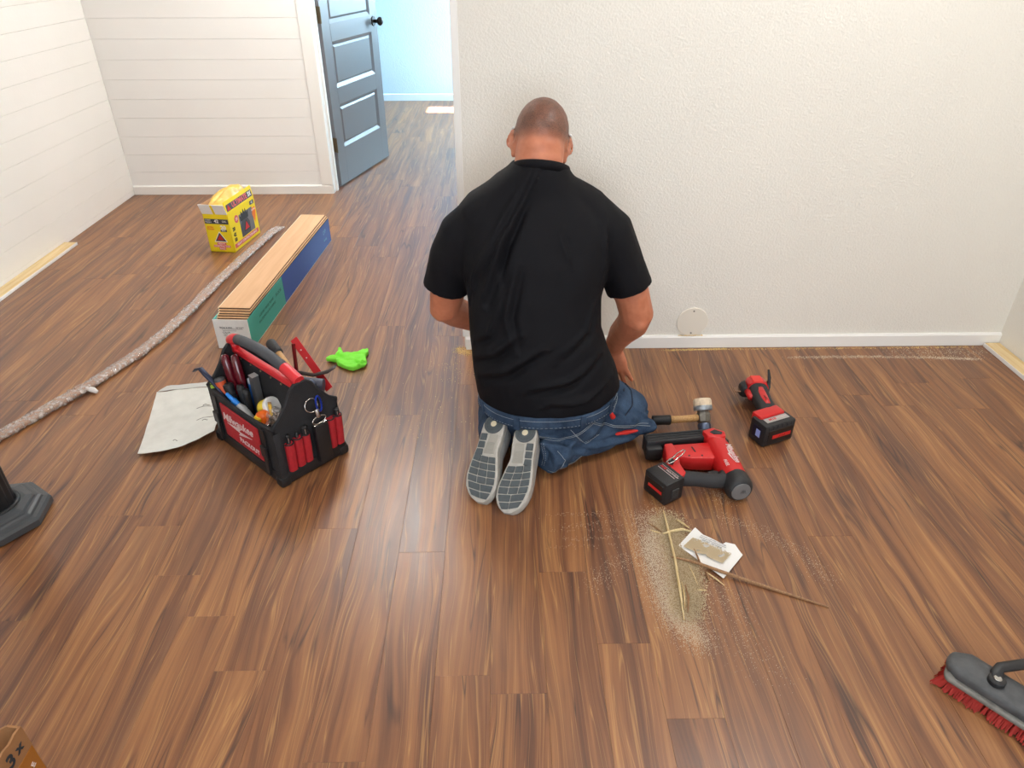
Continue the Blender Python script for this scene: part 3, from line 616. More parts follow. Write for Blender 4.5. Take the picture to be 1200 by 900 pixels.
# ---- shoes: local y to the toe, z out of the sole
MID = mat('shoe_midsole', (176, 172, 164), .6, var=.12, vscale=60); UPP = mat('shoe_upper_grey', (150, 149, 146), .8, bump=.2, bscale=700)
TREAD = mat('shoe_tread_grey', (78, 85, 88), .8, bump=.2, bscale=500, var=.12, vscale=90); RIB = mat('shoe_shank_grey', (158, 155, 146), .7); CREAM = mat('shoe_cream_dot', (214, 202, 172), .6)
def shoe(toe, heel, roll, mir):
    toe, heel = Vector(toe), Vector(heel); yv = (toe - heel); L_ = yv.length; yv.normalize()
    xv = Matrix.Rotation(R(roll), 3, yv) @ (yv.cross(Vector((0, 0, 1))).normalized()); M = PO @ basis((toe + heel) / 2, xv, yv); h = L_ / 2
    def hw(t): # half-width and centre offset along t 0 heel..1 toe
        T = [0, .04, .12, .25, .42, .58, .72, .84, .93, .98, 1]; W = [.013, .026, .034, .034, .033, .042, .048, .046, .035, .022, .011]; C = [0, 0, 0, -.001, -.004, -.002, .002, .005, .008, .010, .011]
        return np.interp(t, T, W), np.interp(t, T, C) * mir
    def spring(t): return -.014 * max(0, (t - .72) / .28) ** 2 - .004 * max(0, (.12 - t) / .12)
    # upper
    b = NB(); secs = []
    for t in np.linspace(.02, .985, 16):
        w_, c_ = hw(t); dep = np.interp(t, [0, .15, .35, .6, .8, 1], [.075, .082, .078, .06, .045, .02]); secs.append(((c_, -h + t * L_, -.016 - dep / 2 + spring(t) * .6), max(.004, w_ * .94), dep / 2))
    loft(b, secs, ref=(1, 0, 0), n=24, p=2.5)
    up = pobj_local('shoe', fuse([b], .004, 6), UPP, M)
    # midsole slab
    def slab(name, z0, z1, grow, m, t0=0., t1=1.):
        b = NB(); ts = np.linspace(t0, t1, 26); top = []; 
        ring = [(hw(t)[1] + hw(t)[0] + grow, t) for t in ts] + [(hw(t)[1] - hw(t)[0] - grow, t) for t in ts[::-1]]
        V = []
        for z, g2 in ((z0, -.002), (z0 + .004, 0), (z1 - .003, 0), (z1, -.003)):
            V.append([b.verts.new((x - math.copysign(g2 * -1, x - hw(t)[1]), -h + t * L_ * 1.0 + (t - .5) * grow * 2, z + spring(t))) for x, t in ring])
        n_ = len(ring)
        for r0, r1 in zip(V, V[1:]):
            for j in range(n_): b.faces.new((r0[j], r0[(j + 1) % n_], r1[(j + 1) % n_], r1[j]))
        for a_, r_ in ((V[0], True), (V[-1], False)):
            for i in range(25): b.faces.new([a_[i], a_[i + 1], a_[n_ - 2 - i], a_[n_ - 1 - i]])
        return obj(name, b, m, up, True, M=M, angle=40)
    slab('midsole', -.026, 0, .002, MID)
    def block(pts, z=.0035, m=TREAD, name='tread_block'):
        tb_ = NB(); 
        ps = [(x, -h + t * L_) for x, t in pts]; prism(tb_, ps, -.002, z, .0012, 1)
        for v in tb_.verts: v.co.z += spring((v.co.y + h) / L_)
        return obj(name, tb_, m, up, M=M)
    def at_(t, f): w_, c_ = hw(t); return (c_ + w_ * f * .95, t)
    # heel disc with grooves
    hy = -h + .115 * L_
    b = NB(); cyl(b, (0, hy, -.002), (0, hy, .0036), .031, n=36, bev=.001); obj('heel_pad', b, TREAD, up, True, M=M, angle=30)
    for rr in (.0225, .0165):
        b = NB(); torus(b, (0, hy, .0036), rr, .0011, n=32, m=6); obj('heel_ring', b, mat('tread_dark', (72, 79, 82), .8), up, M=M)
    b = NB(); cyl(b, (0, hy, 0), (0, hy, .0048), .0095, n=24, bev=.001); obj('heel_dot', b, CREAM, up, True, M=M, angle=30)
    # shank: ribbed pad, outer edge blocks
    s = -mir
    block([at_(.24, -s * .75), at_(.24, s * .1), at_(.47, s * .2), at_(.47, -s * .8)], .0018, RIB, 'shank_pad')
    for i in range(9): 
        t0 = .335 + i * .0145; block([at_(t0, -s * .7), at_(t0, s * .12), at_(t0 + .008, s * .12), at_(t0 + .008, -s * .7)], .0032, RIB, 'shank_rib')
    for t0, t1 in ((.235, .315), (.33, .405), (.42, .49)): block([at_(t0, s * .35), at_(t0, s * .98), at_(t1, s * .98), at_(t1, s * .3)])
    rows = [(.505, .575), (.588, .655), (.668, .735), (.748, .815), (.828, .895), (.908, .97)]
    for k, (t0, t1) in enumerate(rows):
        cuts = [-.98, -.36, .3, .98] if k < 4 else [-.95, .02, .95]
        for f0, f1 in zip(cuts, cuts[1:]):
            sk = lambda f: .018 * f * s + .012 * (f * f)
            block([at_(t0 - sk(f0 + .03), f0 + .03), at_(t0 - sk(f1 - .03), f1 - .03), at_(t1 - sk(f1 - .03), f1 - .03), at_(t1 - sk(f0 + .03), f0 + .03)])
    return up
def pobj_local(name, me, m, M):
    me.transform(M); return obj(name, me, m, person, True)
shoe((.020, 1.505, .026), (.076, 1.735, .165), 10, 1)
shoe((-.080, 1.556, .026), (-.016, 1.775, .170), 12, -1)
# ---------------------------------------------------------------- things on the floor
def P2(bm, quad, thick, M=None):  # thin printed patch: quad of 4 points, extruded along its normal
    q = [Vector(p) for p in quad]; n = (q[1] - q[0]).cross(q[3] - q[0]).normalized() * thick
    v0 = [bm.verts.new(p) for p in q]; v1 = [bm.verts.new(p + n) for p in q]
    bm.faces.new(v0[::-1]); bm.faces.new(v1)
    for i in range(4): bm.faces.new((v0[i], v0[(i + 1) % 4], v1[(i + 1) % 4], v1[i]))
    return bm
# ---- carton of flooring planks
BXO, BRZ = (-1.0625, 2.5035, 0), R(-3.6)
fb = thing('plank_carton', 'open white, teal and blue carton full of flooring planks', 'carton', BXO, BRZ)
CW, CL, CH, CT = .140, 1.20, .130, .003
WHT = mat('carton_white', (226, 224, 220), .55, var=.04); TEAL = mat('carton_teal', (50, 156, 142), .45); BLUE = mat('carton_blue', (28, 78, 156), .45); TEALL = mat('carton_light_teal', (96, 190, 186), .45); INK = mat('black_ink', (40, 40, 42), .6); PALEINK = mat('pale_ink', (120, 176, 205), .6)
obj('bottom_panel', box(NB(), (-CW / 2, 0, .001), (CW / 2, CL, .001 + CT)), WHT, fb)
near = obj('end_panel', box(NB(), (-CW / 2, 0, .001), (CW / 2, CT, CH), .001, 1), WHT, fb); obj('end_panel', box(NB(), (-CW / 2, CL - CT, .001), (CW / 2, CL, CH), .001, 1), BLUE, fb)
sp_ = .42
rs = obj('side_panel', box(NB(), (CW / 2 - CT, .0005, .001), (CW / 2, sp_, CH), .001, 1), TEAL, fb); rs2 = obj('side_panel', box(NB(), (CW / 2 - CT, sp_, .001), (CW / 2, CL - .0005, CH), .001, 1), BLUE, fb)
obj('side_panel', box(NB(), (-CW / 2, .0005, .001), (-CW / 2 + CT, sp_, CH), .001, 1), TEALL, fb); obj('side_panel', box(NB(), (-CW / 2, sp_, .001), (-CW / 2 + CT, CL - .0005, CH), .001, 1), WHT, fb)
FM = basis((0, -.0004, 0), (1, 0, 0), (0, 0, 1))
lb = NB()
for a in ((-.04, .088, .045, .0890), (-.038, .0805, .018, .0815), (-.038, .058, .022, .0588)): box(lb, (a[0], -.0006, a[1]), (a[2], .0002, a[3]))
tag(obj('label_print', lb, INK, near), 'fine printed label lines', kind='stuff')
text('label_text', 'BOX 5 MM', .0105, INK, near, basis((-.022, -.0006, .0945), (1, 0, 0), (0, 0, 1)), .0002); text('label_text', '20 SQFT', .009, INK, near, basis((.034, -.0006, .0945), (1, 0, 0), (0, 0, 1)), .0002)
text('label_text', 'COLOR', .009, INK, near, basis((-.024, -.0006, .073), (1, 0, 0), (0, 0, 1)), .0002); text('label_text', 'LOT', .008, INK, near, basis((-.028, -.0006, .065), (1, 0, 0), (0, 0, 1)), .0002)
SM = lambda y, z: basis((CW / 2 + .0002, y, z), (0, 1, 0), (0, 0, 1))
DTEAL = mat('carton_dark_teal_ink', (24, 98, 88), .5)
for i, s_ in enumerate(('LUXURY VINYL PLANK', 'WATERPROOF FLOORING')): text('side_text', s_, .017, DTEAL, rs, SM(.205, .088 - i * .024), .0002, align='CENTER')
text('side_text', 'FLOOR', .022, DTEAL, rs, SM(.355, .085), .0002)
text('side_text', 'LVP', .03, PALEINK, rs2, SM(1.10, .085), .0002); text('side_text', 'flooring', .016, PALEINK, rs2, SM(1.10, .045), .0002)
KRAFT = raw_wood('plank_backing_tan', (214, 170, 128), (204, 158, 116), 40, 3); EDGE = mat('plank_dark_core', (66, 46, 36), .7); PCREAM = mat('plank_cream_edge', (236, 220, 184), .6)
pls = [(.0008 * (i % 2), .008, .0045 + .0066 * i, 0) for i in range(16)] + [(.0, .020, .1105, 0), (.0005, .030, .1172, 0), (.0, .040, .1239, 0), (.004, .046, .1306, -.40), (.002, .056, .1373, -.22), (-.002, .066, .1440, .0)]
for i, (dx, dy, z, ra) in enumerate(pls):
    lab = 'tan backed flooring plank lying face down on top of the open carton' if i == len(pls) - 1 else ('flooring plank %s from the top of the stack in the carton' % ('second', 'third', 'fourth', 'fifth', 'sixth')[len(pls) - 2 - i] if len(pls) - 2 - i < 5 else 'flooring plank buried deep in the stack inside the carton')
    t = thing('vinyl_plank', lab, 'flooring plank', group='flooring planks in the carton')
    t.matrix_world = Matrix.Translation(BXO) @ Matrix.Rotation(BRZ, 4, 'Z') @ Matrix.Translation((dx, dy, z)) @ Matrix.Rotation(R(ra), 4, 'Z')
    x0, x1, ln = -.0625, .0625, CL - .018 - dy
    obj('core', box(NB(), (x0, 0, .0), (x1, ln, .0042)), EDGE, t); obj('backing', box(NB(), (x0, 0, .0042), (x1, ln, .0062)), KRAFT, t); obj('locking_edge', box(NB(), (x0 - .004, 0, .001), (x0, ln, .0050)), PCREAM, t)
# ---- contractor bag box
cb = thing('trash_bag_box', 'yellow cardboard box of contractor bags with its top torn open', 'box', (-1.428, 3.69, 0), R(-9))
bw, bd, bh = .0675, .15, .205
YEL = mat('box_yellow', (240, 212, 20), .5); GREY = mat('box_dark_band', (66, 66, 70), .55); REDP = mat('box_red_ink', (196, 34, 40), .55); WPR = mat('box_white_ink', (235, 232, 228), .55); PINK = mat('box_pink_ink', (214, 96, 100), .55); ORG = mat('box_orange_ink', (236, 120, 30), .55); BLK = mat('box_black_ink', (34, 36, 38), .55); GRBAG = mat('box_grey_ink', (112, 110, 112), .55)
ct = NB(); T = .003
for lo, hi in (((-bw, -bd, .001), (bw, -bd + T, bh)), ((-bw, bd - T, .001), (bw, bd, bh)), ((-bw, -bd, .001), (-bw + T, bd, bh)), ((bw - T, -bd, .001), (bw, bd, bh)), ((-bw, -bd, .001), (bw, bd, .004))): box(ct, lo, hi)
carton = obj('carton', ct, YEL, cb)
FF = lambda x, z: basis((x, -bd - .0003, z), (1, 0, 0), (0, 0, 1)); RF = lambda y, z: basis((bw + .0003, y, z), (0, 1, 0), (0, 0, 1))
def fpatch(name, M, w_, h_, m, parent=carton): return obj(name, box(NB(), (-w_ / 2, -h_ / 2, 0), (w_ / 2, h_ / 2, .0006)), m, parent, M=M)
fpatch('printed_band', FF(0, .165), .128, .026, GREY); text('print', 'CONT\nTRASH', .011, WPR, carton, FF(-.045, .166), .0012); text('print', '42', .024, WPR, carton, FF(.0, .166), .0012, bold=.0008); text('print', 'GAL', .013, WPR, carton, FF(.043, .166), .0012)
text('print', 'EXTRA\nTOUGH', .0105, ORG, carton, FF(-.04, .128), .0008, bold=.0004); text('print', '20', .03, WPR, carton, FF(.03, .132), .0012, bold=.001); fpatch('printed_patch', FF(.03, .117), .034, .011, GREY); text('print', 'BAGS', .009, WPR, carton, FF(.03, .117), .0012)
def tri(name, M, r, m, z=.0006): return obj(name, prism(NB(), [(-r, -r * .62), (r, -r * .62), (0, r * .95)], 0, z), m, carton, M=M)
tri('printed_triangle', FF(.003, .078), .036, WPR); tri('printed_triangle', FF(.003, .078), .030, GREY, .0009); tri('printed_triangle', FF(.003, .078), .018, REDP, .0012)
for i, (s_, ww) in enumerate((('HEAVY', .05), ('CONTRACTOR', .092), ('BAGS', .036))):
    fpatch('printed_patch', FF(.003, .046 - .0135 * i), ww, .0125, PINK); text('print', s_, .0125, WPR, carton, FF(.003, .046 - .0135 * i), .0012)
# right face: picture of a filled bag, lettering
fpatch('printed_panel', RF(.03, .105), .15, .12, GRBAG)
rb = NB(); prism(rb, [(-.05, -.055), (.045, -.055), (.05, .0), (.03, .03), (-.03, .03), (-.055, .0)], 0, .0010); obj('printed_bag', rb, GREY, carton, M=RF(.01, .10))
rb = NB()
prism(rb, [(-.045, 0), (-.05, .03), (-.034, .022), (-.03, .05), (-.015, .03), (-.004, .056), (.008, .03), (.02, .052), (.028, .026), (.045, .036), (.04, 0)], 0, .0013); obj('printed_debris', rb, BLK, carton, M=RF(.012, .128))
tri('printed_triangle', RF(.02, .088), .036, BLK, .0016); tri('printed_triangle', RF(.02, .088), .026, REDP, .0019)
fpatch('printed_strip', RF(.0, .028), .27, .022, PINK); text('print', 'HEAVY CONTRACTOR BAGS', .0175, WPR, carton, RF(.0, .028), .0012)
rb = NB(); cyl(rb, (0, 0, 0), (0, 0, .0014), .02, n=20); obj('printed_seal', rb, PINK, carton, M=RF(-.072, .155)); text('print', '3X', .02, WPR, carton, RF(-.072, .155), .0020)
for zz, s_ in ((.115, '20'), (.085, '42'), (.058, '50')): text('print', s_, .026, BLK, carton, RF(-.115, zz), .0008, bold=.0008)
fpatch('printed_patch', RF(.115, .185), .045, .02, GREY); text('print', '42', .018, WPR, carton, RF(.115, .185), .0012); fpatch('printed_patch', RF(.118, .14), .044, .032, ORG); text('print', 'ULTRA', .014, WPR, carton, RF(.118, .145), .0012)
rb = NB(); prism(rb, [(-.022, .02), (.022, .02), (0, -.03)], 0, .001); obj('printed_arrow', rb, ORG, carton, M=RF(.118, .105))
# flaps
fl = obj('side_flap', box(NB(), (bw - .003, -bd, bh), (bw, bd, bh + .062)), YEL, cb, M=Matrix.Translation((bw, 0, bh)) @ Matrix.Rotation(R(-8), 4, 'Y') @ Matrix.Translation((-bw, 0, -bh)))
FLM = lambda y, z: Matrix.Translation((bw, 0, bh)) @ Matrix.Rotation(R(-8), 4, 'Y') @ basis((.0003, y, z), (0, 1, 0), (0, 0, 1))
fpatch('printed_band', FLM(.0, .026), .28, .034, GREY, fl); text('print', 'ULTIMATE', .036, PINK, fl, FLM(.0, .026), .0012, bold=.0014); text('print', '3X', .03, WPR, fl, FLM(.112, .026), .0012, bold=.001)
b_ = NB(); prism(b_, [(-.017, -.011), (.017, -.011), (0, .018)], 0, .0012); obj('printed_triangle', b_, REDP, fl, M=FLM(-.118, .024))
FX = Matrix.Translation((0, -bd, bh)) @ Matrix.Rotation(R(22), 4, 'X')
ff = obj('front_flap', box(NB(), (-bw, -.003, 0), (bw, 0, .058)), WPR, cb, M=FX); obj('glue_stripe', box(NB(), (-.006, -.0036, 0), (.006, -.003, .058)), YEL, ff, M=FX)
obj('back_flap', box(NB(), (-bw - .003, -bd + .03, bh), (-bw, bd, bh + .04)), mat('kraft_board', (176, 134, 96), .8), cb, M=Matrix.Translation((-bw, 0, bh)) @ Matrix.Rotation(R(-28), 4, 'Y') @ Matrix.Translation((bw, 0, -bh)))
bg = NB(); loft(bg, [((0, 0, .16), .060, .140), ((0, 0, .205), .061, .142), ((-.002, .01, .235), .062, .135), ((-.006, .04, .262), .050, .10), ((-.006, .06, .280), .028, .055)], ref=(1, 0, 0), n=28, fixed=True, p=3); me_ = fuse([bg], .006, 3); folds(me_, [([(-.03, -.1, .25), (0, .02, .27), (.02, .08, .28)], .012, .016), ([(.03, -.06, .24), (.0, .05, .27)], .010, .012)], .009, 15., (1, 1, .6)); obj('plastic_bag', me_, mat('yellow_plastic_film', (230, 184, 84), .4, bump=.5, bscale=45, var=.12, vscale=30), cb, True)
# ---- long wrapped strip
WPTS = [(-1.655, 1.893), (-1.60, 1.985), (-1.546, 2.105), (-1.505, 2.20), (-1.47, 2.29), (-1.405, 2.44), (-1.385, 2.51), (-1.365, 2.725), (-1.355, 2.98), (-1.335, 3.35), (-1.30, 3.90)]
ws = thing('wrapped_moulding', 'long strip of moulding wrapped in crinkled clear plastic', 'moulding', (-1.40, 2.5, 0))
off = lambda x, y, z: (x + 1.40, y - 2.5, z)
wp = [(-1.77, 1.62), (-1.66, 1.88)] + [(-1.579, 2.06), (-1.50, 2.235), (-1.425, 2.45), (-1.39, 2.62), (-1.365, 2.85), (-1.342, 3.15), (-1.308, 3.45), (-1.265, 3.80), (-1.245, 3.90)]
b = NB(); loft(b, [(off(x, y, .011), .018, .0065) for x, y in wp[:-1]], ref=(1, -.3, 0), n=10, p=4); obj('moulding', b, mat('moulding_brown', (150, 112, 88), .5), ws)
fine = []
for (x0, y0), (x1, y1) in zip(wp, wp[1:]):
    n_ = max(2, int(math.hypot(x1 - x0, y1 - y0) / .011))
    for i in range(n_): t = i / n_; fine.append((x0 + (x1 - x0) * t, y0 + (y1 - y0) * t))
fine.append(wp[-1]); rr = random.Random(3); secs = []
for i, (x, y) in enumerate(fine):
    k = mnoise.noise(Vector((i * .18, 0, 3))); k2 = mnoise.noise(Vector((i * .5, 7, 3))); e = min(1, (len(fine) - i) / 8)
    a = .027 + .005 * k + .003 * k2; bb_ = (.0118 + .0022 * k2) * (.35 + .65 * e); secs.append((off(x + .004 * k2, y, bb_ + .0015), a, bb_))
secs[52] = (secs[52][0], secs[52][1] * 1.2, secs[52][2] * 1.15)
b = NB(); loft(b, secs, ref=(1, -.3, 0), n=14, p=2.4)
for v in b.verts: q = v.co * 70; v.co += Vector((mnoise.noise(q), mnoise.noise(q + Vector((5, 0, 0))), .8 * mnoise.noise(q + Vector((9, 0, 0))))) * .0032; v.co.z = max(v.co.z, .0008)
def film():
    m = bpy.data.materials.new('clear_plastic_film'); m.use_nodes = True; nt = m.node_tree; b = nt.nodes['Principled BSDF']; L = nt.links
    b.inputs['Base Color'].default_value = (*lin((226, 216, 210)), 1); b.inputs['Roughness'].default_value = .12
    tc = nt.nodes.new('ShaderNodeTexCoord'); n = nt.nodes.new('ShaderNodeTexNoise'); n.inputs['Scale'].default_value = 75; n.inputs['Detail'].default_value = 3; L.new(tc.outputs['Object'], n.inputs['Vector'])
    bp = nt.nodes.new('ShaderNodeBump'); bp.inputs['Strength'].default_value = .55; bp.inputs['Distance'].default_value = .005; L.new(n.outputs['Fac'], bp.inputs['Height']); L.new(bp.outputs[0], b.inputs['Normal'])
    r = nt.nodes.new('ShaderNodeValToRGB'); L.new(n.outputs['Fac'], r.inputs[0]); r.color_ramp.elements[0].position = .4; r.color_ramp.elements[0].color = (.10,) * 3 + (1,); r.color_ramp.elements[1].position = .66; r.color_ramp.elements[1].color = (.62,) * 3 + (1,); L.new(r.outputs[0], b.inputs['Alpha'])
    return m
FILM = film(); obj('plastic_sleeve', b, FILM, ws, True)
b = NB(); loft(b, [(off(-1.505, 2.20, .012), .008, .006), (off(-1.478, 2.185, .014), .012, .008), (off(-1.462, 2.18, .008), .007, .005)], n=10, round_ends=(.003, .004)); obj('tape_knot', b, mat('white_film_knot', (214, 208, 204), .3), ws, True)
# ---- raw trim boards by the walls
tb_ = thing('pine_board', 'raw pine trim board lying along the white shiplap wall', 'board', (-2.30, 2.9, 0)); obj('face', box(NB(), (-.0335, -1.0, .003), (.033, .76, .015), .001, 1), RAWPINE, tb_); obj('painted_edge', box(NB(), (.033, -1.0, .0005), (.036, .76, .0155), .001, 1), W_TRIM, tb_); obj('back', box(NB(), (-.0335, -1.0, .0005), (.033, .76, .003)), W_TRIM, tb_)
tb_ = thing('pine_board', 'raw pine trim board lying along the cream side wall', 'board', (1.974, 1.9, 0)); obj('face', box(NB(), (-.028, -.9, .003), (.033, .572, .016), .001, 1), RAWPINE, tb_); obj('painted_edge', box(NB(), (-.031, -.9, .0005), (-.028, .572, .0165), .001, 1), W_TRIM, tb_); obj('back', box(NB(), (-.028, -.9, .0005), (.033, .572, .003)), W_TRIM, tb_)
# ---- pale sheet by the bag
SH = mat('pale_grey_sheet', (206, 204, 196), .5, bump=.5, bscale=38, var=.07, vscale=22); SHU = mat('tan_sheet_underside', (168, 148, 122), .6)
A_, B_, C_, D_ = Vector((-1.148, 1.795, 0)), Vector((-.938, 1.895, 0)), Vector((-1.0, 2.22, 0)), Vector((-1.245, 2.175, 0))
sheet = thing('metal_sheet', 'pale grey crumpled sheet lying beside the tool bag', 'sheet', (-1.1, 2.0, 0))
def sheet_pt(u, v):
    p = A_.lerp(B_, u).lerp(D_.lerp(C_, u), v) - Vector((1.1 * -1, 2.0, 0))
    p += (Vector((.03, -.045, 0)) * (math.sin(math.pi * u) * .5)) * (1 - v) ** 2
    z = .004 + .030 * (1 - v) ** 2.2 * (u ** 1.3) + .012 * (1 - v) ** 3 * (1 - u) * 1.2 + .004 * (1 + mnoise.noise(Vector((u * 5, v * 6, 1)))) + .006 * (u > .6) * abs(math.sin(v * 16)) * (u - .6) * 2
    return Vector((p.x, p.y, z))
def grid(f, nu, nv, th):
    b = NB(); top = [[b.verts.new(f(i / nu, j / nv)) for j in range(nv + 1)] for i in range(nu + 1)]; bot = [[b.verts.new(f(i / nu, j / nv) - Vector((0, 0, th))) for j in range(nv + 1)] for i in range(nu + 1)]
    for i in range(nu):
        for j in range(nv):
            b.faces.new((top[i][j], top[i + 1][j], top[i + 1][j + 1], top[i][j + 1])); b.faces.new((bot[i][j], bot[i][j + 1], bot[i + 1][j + 1], bot[i + 1][j]))
    for i in range(nu): b.faces.new((top[i][0], bot[i][0], bot[i + 1][0], top[i + 1][0])); b.faces.new((top[i][nv], top[i + 1][nv], bot[i + 1][nv], bot[i][nv]))
    for j in range(nv): b.faces.new((top[0][j], top[0][j + 1], bot[0][j + 1], bot[0][j])); b.faces.new((top[nu][j], bot[nu][j], bot[nu][j + 1], top[nu][j + 1]))
    return b
obj('sheet', grid(sheet_pt, 26, 26, .0016), SH, sheet, True, angle=40)
obj('folded_flap', grid(lambda u, v: (lambda p: Vector((p.x + .012 * v, p.y + .045 * v, .0105 - .006 * v + .002 * mnoise.noise(Vector((u * 7, v, 4))))))(sheet_pt(.02 + u * .9, 1.0)), 16, 3, .0012), mat('sheet_flap_grey', (190, 189, 184), .5, bump=.3, bscale=60), sheet, True, angle=40)
for u0, v0, du in ((.62, .60, .26), (.66, .38, .28), (.70, .63, .1), (.4, .12, .06), (.75, .33, .08)):
    b = NB(); tube(b, [sheet_pt(u0 + du * t, v0 + .015 * math.sin(t * 5)) + Vector((0, 0, .0004)) for t in np.linspace(0, 1, 7)], .0009, n=5); obj('crease_mark', b, mat('dark_crease', (84, 78, 70), .8), sheet)
# ---- green cloth
gpx = [(-.681, 2.388), (-.645, 2.435), (-.644, 2.477), (-.617, 2.437), (-.571, 2.437), (-.557, 2.459), (-.528, 2.465), (-.521, 2.443), (-.530, 2.418), (-.518, 2.362), (-.523, 2.346), (-.549, 2.328), (-.562, 2.318), (-.586, 2.324), (-.628, 2.360), (-.638, 2.383), (-.660, 2.384)]
gl = thing('green_cloth', 'bright lime green crumpled cloth on the floor by the tool bag', 'cloth', (-.6, 2.39, 0))
b = NB(); prism(b, [(x + .6, y - 2.39) for x, y in gpx], .002, .020); me_ = fuse([b], .0032, 8, .5)
folds(me_, [([(.03, -.01, .02), (.055, -.035, .02), (.07, -.05, .02)], .005, .012), ([(.05, -.045, .02), (.085, -.04, .02)], .004, .010), ([(-.03, .02, .02), (.0, -.01, .02), (.03, -.012, .02)], .006, .005), ([(-.05, .03, .02), (-.02, .01, .02)], .007, .007), ([(.03, .03, .02), (.06, .03, .02)], .006, .005)], .005, 38.)
c = np.empty(len(me_.vertices) * 3); me_.vertices.foreach_get('co', c); c = c.reshape(-1, 3); c[:, 2] = np.maximum(c[:, 2], .001); me_.vertices.foreach_set('co', c.ravel()); me_.update()
obj('cloth', me_, mat('lime_green_cloth', (128, 232, 62), .75, bump=.2, bscale=600), gl, True)
# ---- torn paper label
pp = [(.474, 1.383), (.536, 1.452), (.552, 1.422), (.596, 1.388), (.606, 1.394), (.628, 1.384), (.638, 1.345), (.565, 1.265)]
pg = thing('paper_label', 'torn white paper label covered with sawdust', 'paper', (.55, 1.36, .002))
b = NB(); prism(b, [(x - .55, y - 1.36) for x, y in pp], .0, .0007); 
bmesh.ops.triangulate(b, faces=b.faces[:]); bmesh.ops.subdivide_edges(b, edges=b.edges[:], cuts=3, use_grid_fill=True)
for v in b.verts: v.co.z += .0035 + .003 * mnoise.noise(Vector((v.co.x * 30, v.co.y * 30, 0)))
obj('sheet', b, mat('white_paper', (236, 235, 232), .7), pg)
PM = basis((.0, .0, .0062), Vector((.10, -.07, 0)), Vector((.06, .075, 0)))
for i, s_ in enumerate(('DO NOT DISCARD THIS LABEL', 'INSTALLATION INSTRUCTIONS', 'KEEP DRY   SEE REVERSE')):
    text('print', s_, .0052, mat('grey_ink', (120, 120, 124), .7), pg, Matrix.Translation((.03, .026, .0075)) @ PM.to_3x3().to_4x4() @ Matrix.Translation((-.012, .004 - .007 * i, 0)), .0002)
# ---- splinters and sticks
PALEW = raw_wood('pale_splinter', (232, 212, 164), (206, 180, 128), 300, 20); BRW = raw_wood('brown_stick', (168, 130, 92), (132, 96, 66), 300, 20)
def stick(label, pts, r, m, flat=.6):
    o_ = Vector(pts[0]); t = NB(); n_ = len(pts); loft(t, [(Vector(p) - o_, r * 1.3 * s_, r * 1.3 * flat * s_) for p, s_ in zip(pts, ([.45] + [1] * (n_ - 2) + [.4]) if n_ > 2 else [1, .5])], ref=(0, 0, 1), n=7)
    o = obj('wood_splinter', t, m); o.location = o_; return tag(o, label, 'splinter', 'wood splinters on the sawdust')
stick('long thin brown wood sliver reaching out of the sawdust past the paper', [(.446, 1.338, .010), (.50, 1.318, .012), (.56, 1.285, .012), (.66, 1.238, .006), (.80, 1.172, .003)], .0042, BRW)
stick('long pale wood splinter lying straight through the sawdust pile', [(.459, 1.515, .012), (.458, 1.45, .010), (.4535, 1.33, .009), (.444, 1.22, .007), (.435, 1.138, .005)], .0042, PALEW)
stick('short brown splinter beside the end of the long pale one', [(.462, 1.245, .006), (.460, 1.20, .006), (.449, 1.160, .005)], .0042, BRW)
stick('thin pale splinter leaning on the end of the long pale one', [(.455, 1.255, .006), (.452, 1.21, .007), (.444, 1.17, .006)], .0025, PALEW)
stick('bent pale splinter at the upper end of the sawdust', [(.440, 1.424, .011), (.470, 1.432, .013), (.496, 1.440, .011), (.520, 1.434, .008)], .0038, PALEW)
stick('short pale splinter lying away from the pile edge near the paper', [(.492, 1.483, .006), (.505, 1.468, .006), (.519, 1.450, .006)], .0036, PALEW)
stick('small grey nail like sliver at the outer edge of the sawdust', [(.405, 1.475, .005), (.425, 1.455, .005), (.440, 1.436, .005)], .0024, BRW)
stick('tiny pale chip below the grey sliver', [(.410, 1.446, .004), (.425, 1.438, .004), (.436, 1.434, .004)], .002, PALEW)
stick('brown splinter poking up over the paper edge', [(.511, 1.362, .014), (.514, 1.33, .013), (.520, 1.29, .006)], .003, BRW)
stick('stubby broken splinter under the long sliver', [(.524, 1.292, .005), (.526, 1.275, .006), (.528, 1.257, .005)], .0045, BRW)
stick('small splinter with a pointed end beside the paper corner', [(.528, 1.287, .005), (.545, 1.268, .004), (.562, 1.245, .003)], .0022, PALEW)
stick('curved hair thin sliver in the middle of the sawdust', [(.486, 1.312, .007), (.490, 1.28, .008), (.494, 1.245, .006)], .0018, PALEW)
stick('thin sliver lying crosswise below the pile', [(.480, 1.232, .003), (.50, 1.231, .003), (.513, 1.230, .003)], .0018, PALEW)
stick('straight dark sliver standing out behind the paper', [(.575, 1.424, .004), (.583, 1.445, .005), (.593, 1.462, .006)], .0014, BRW)
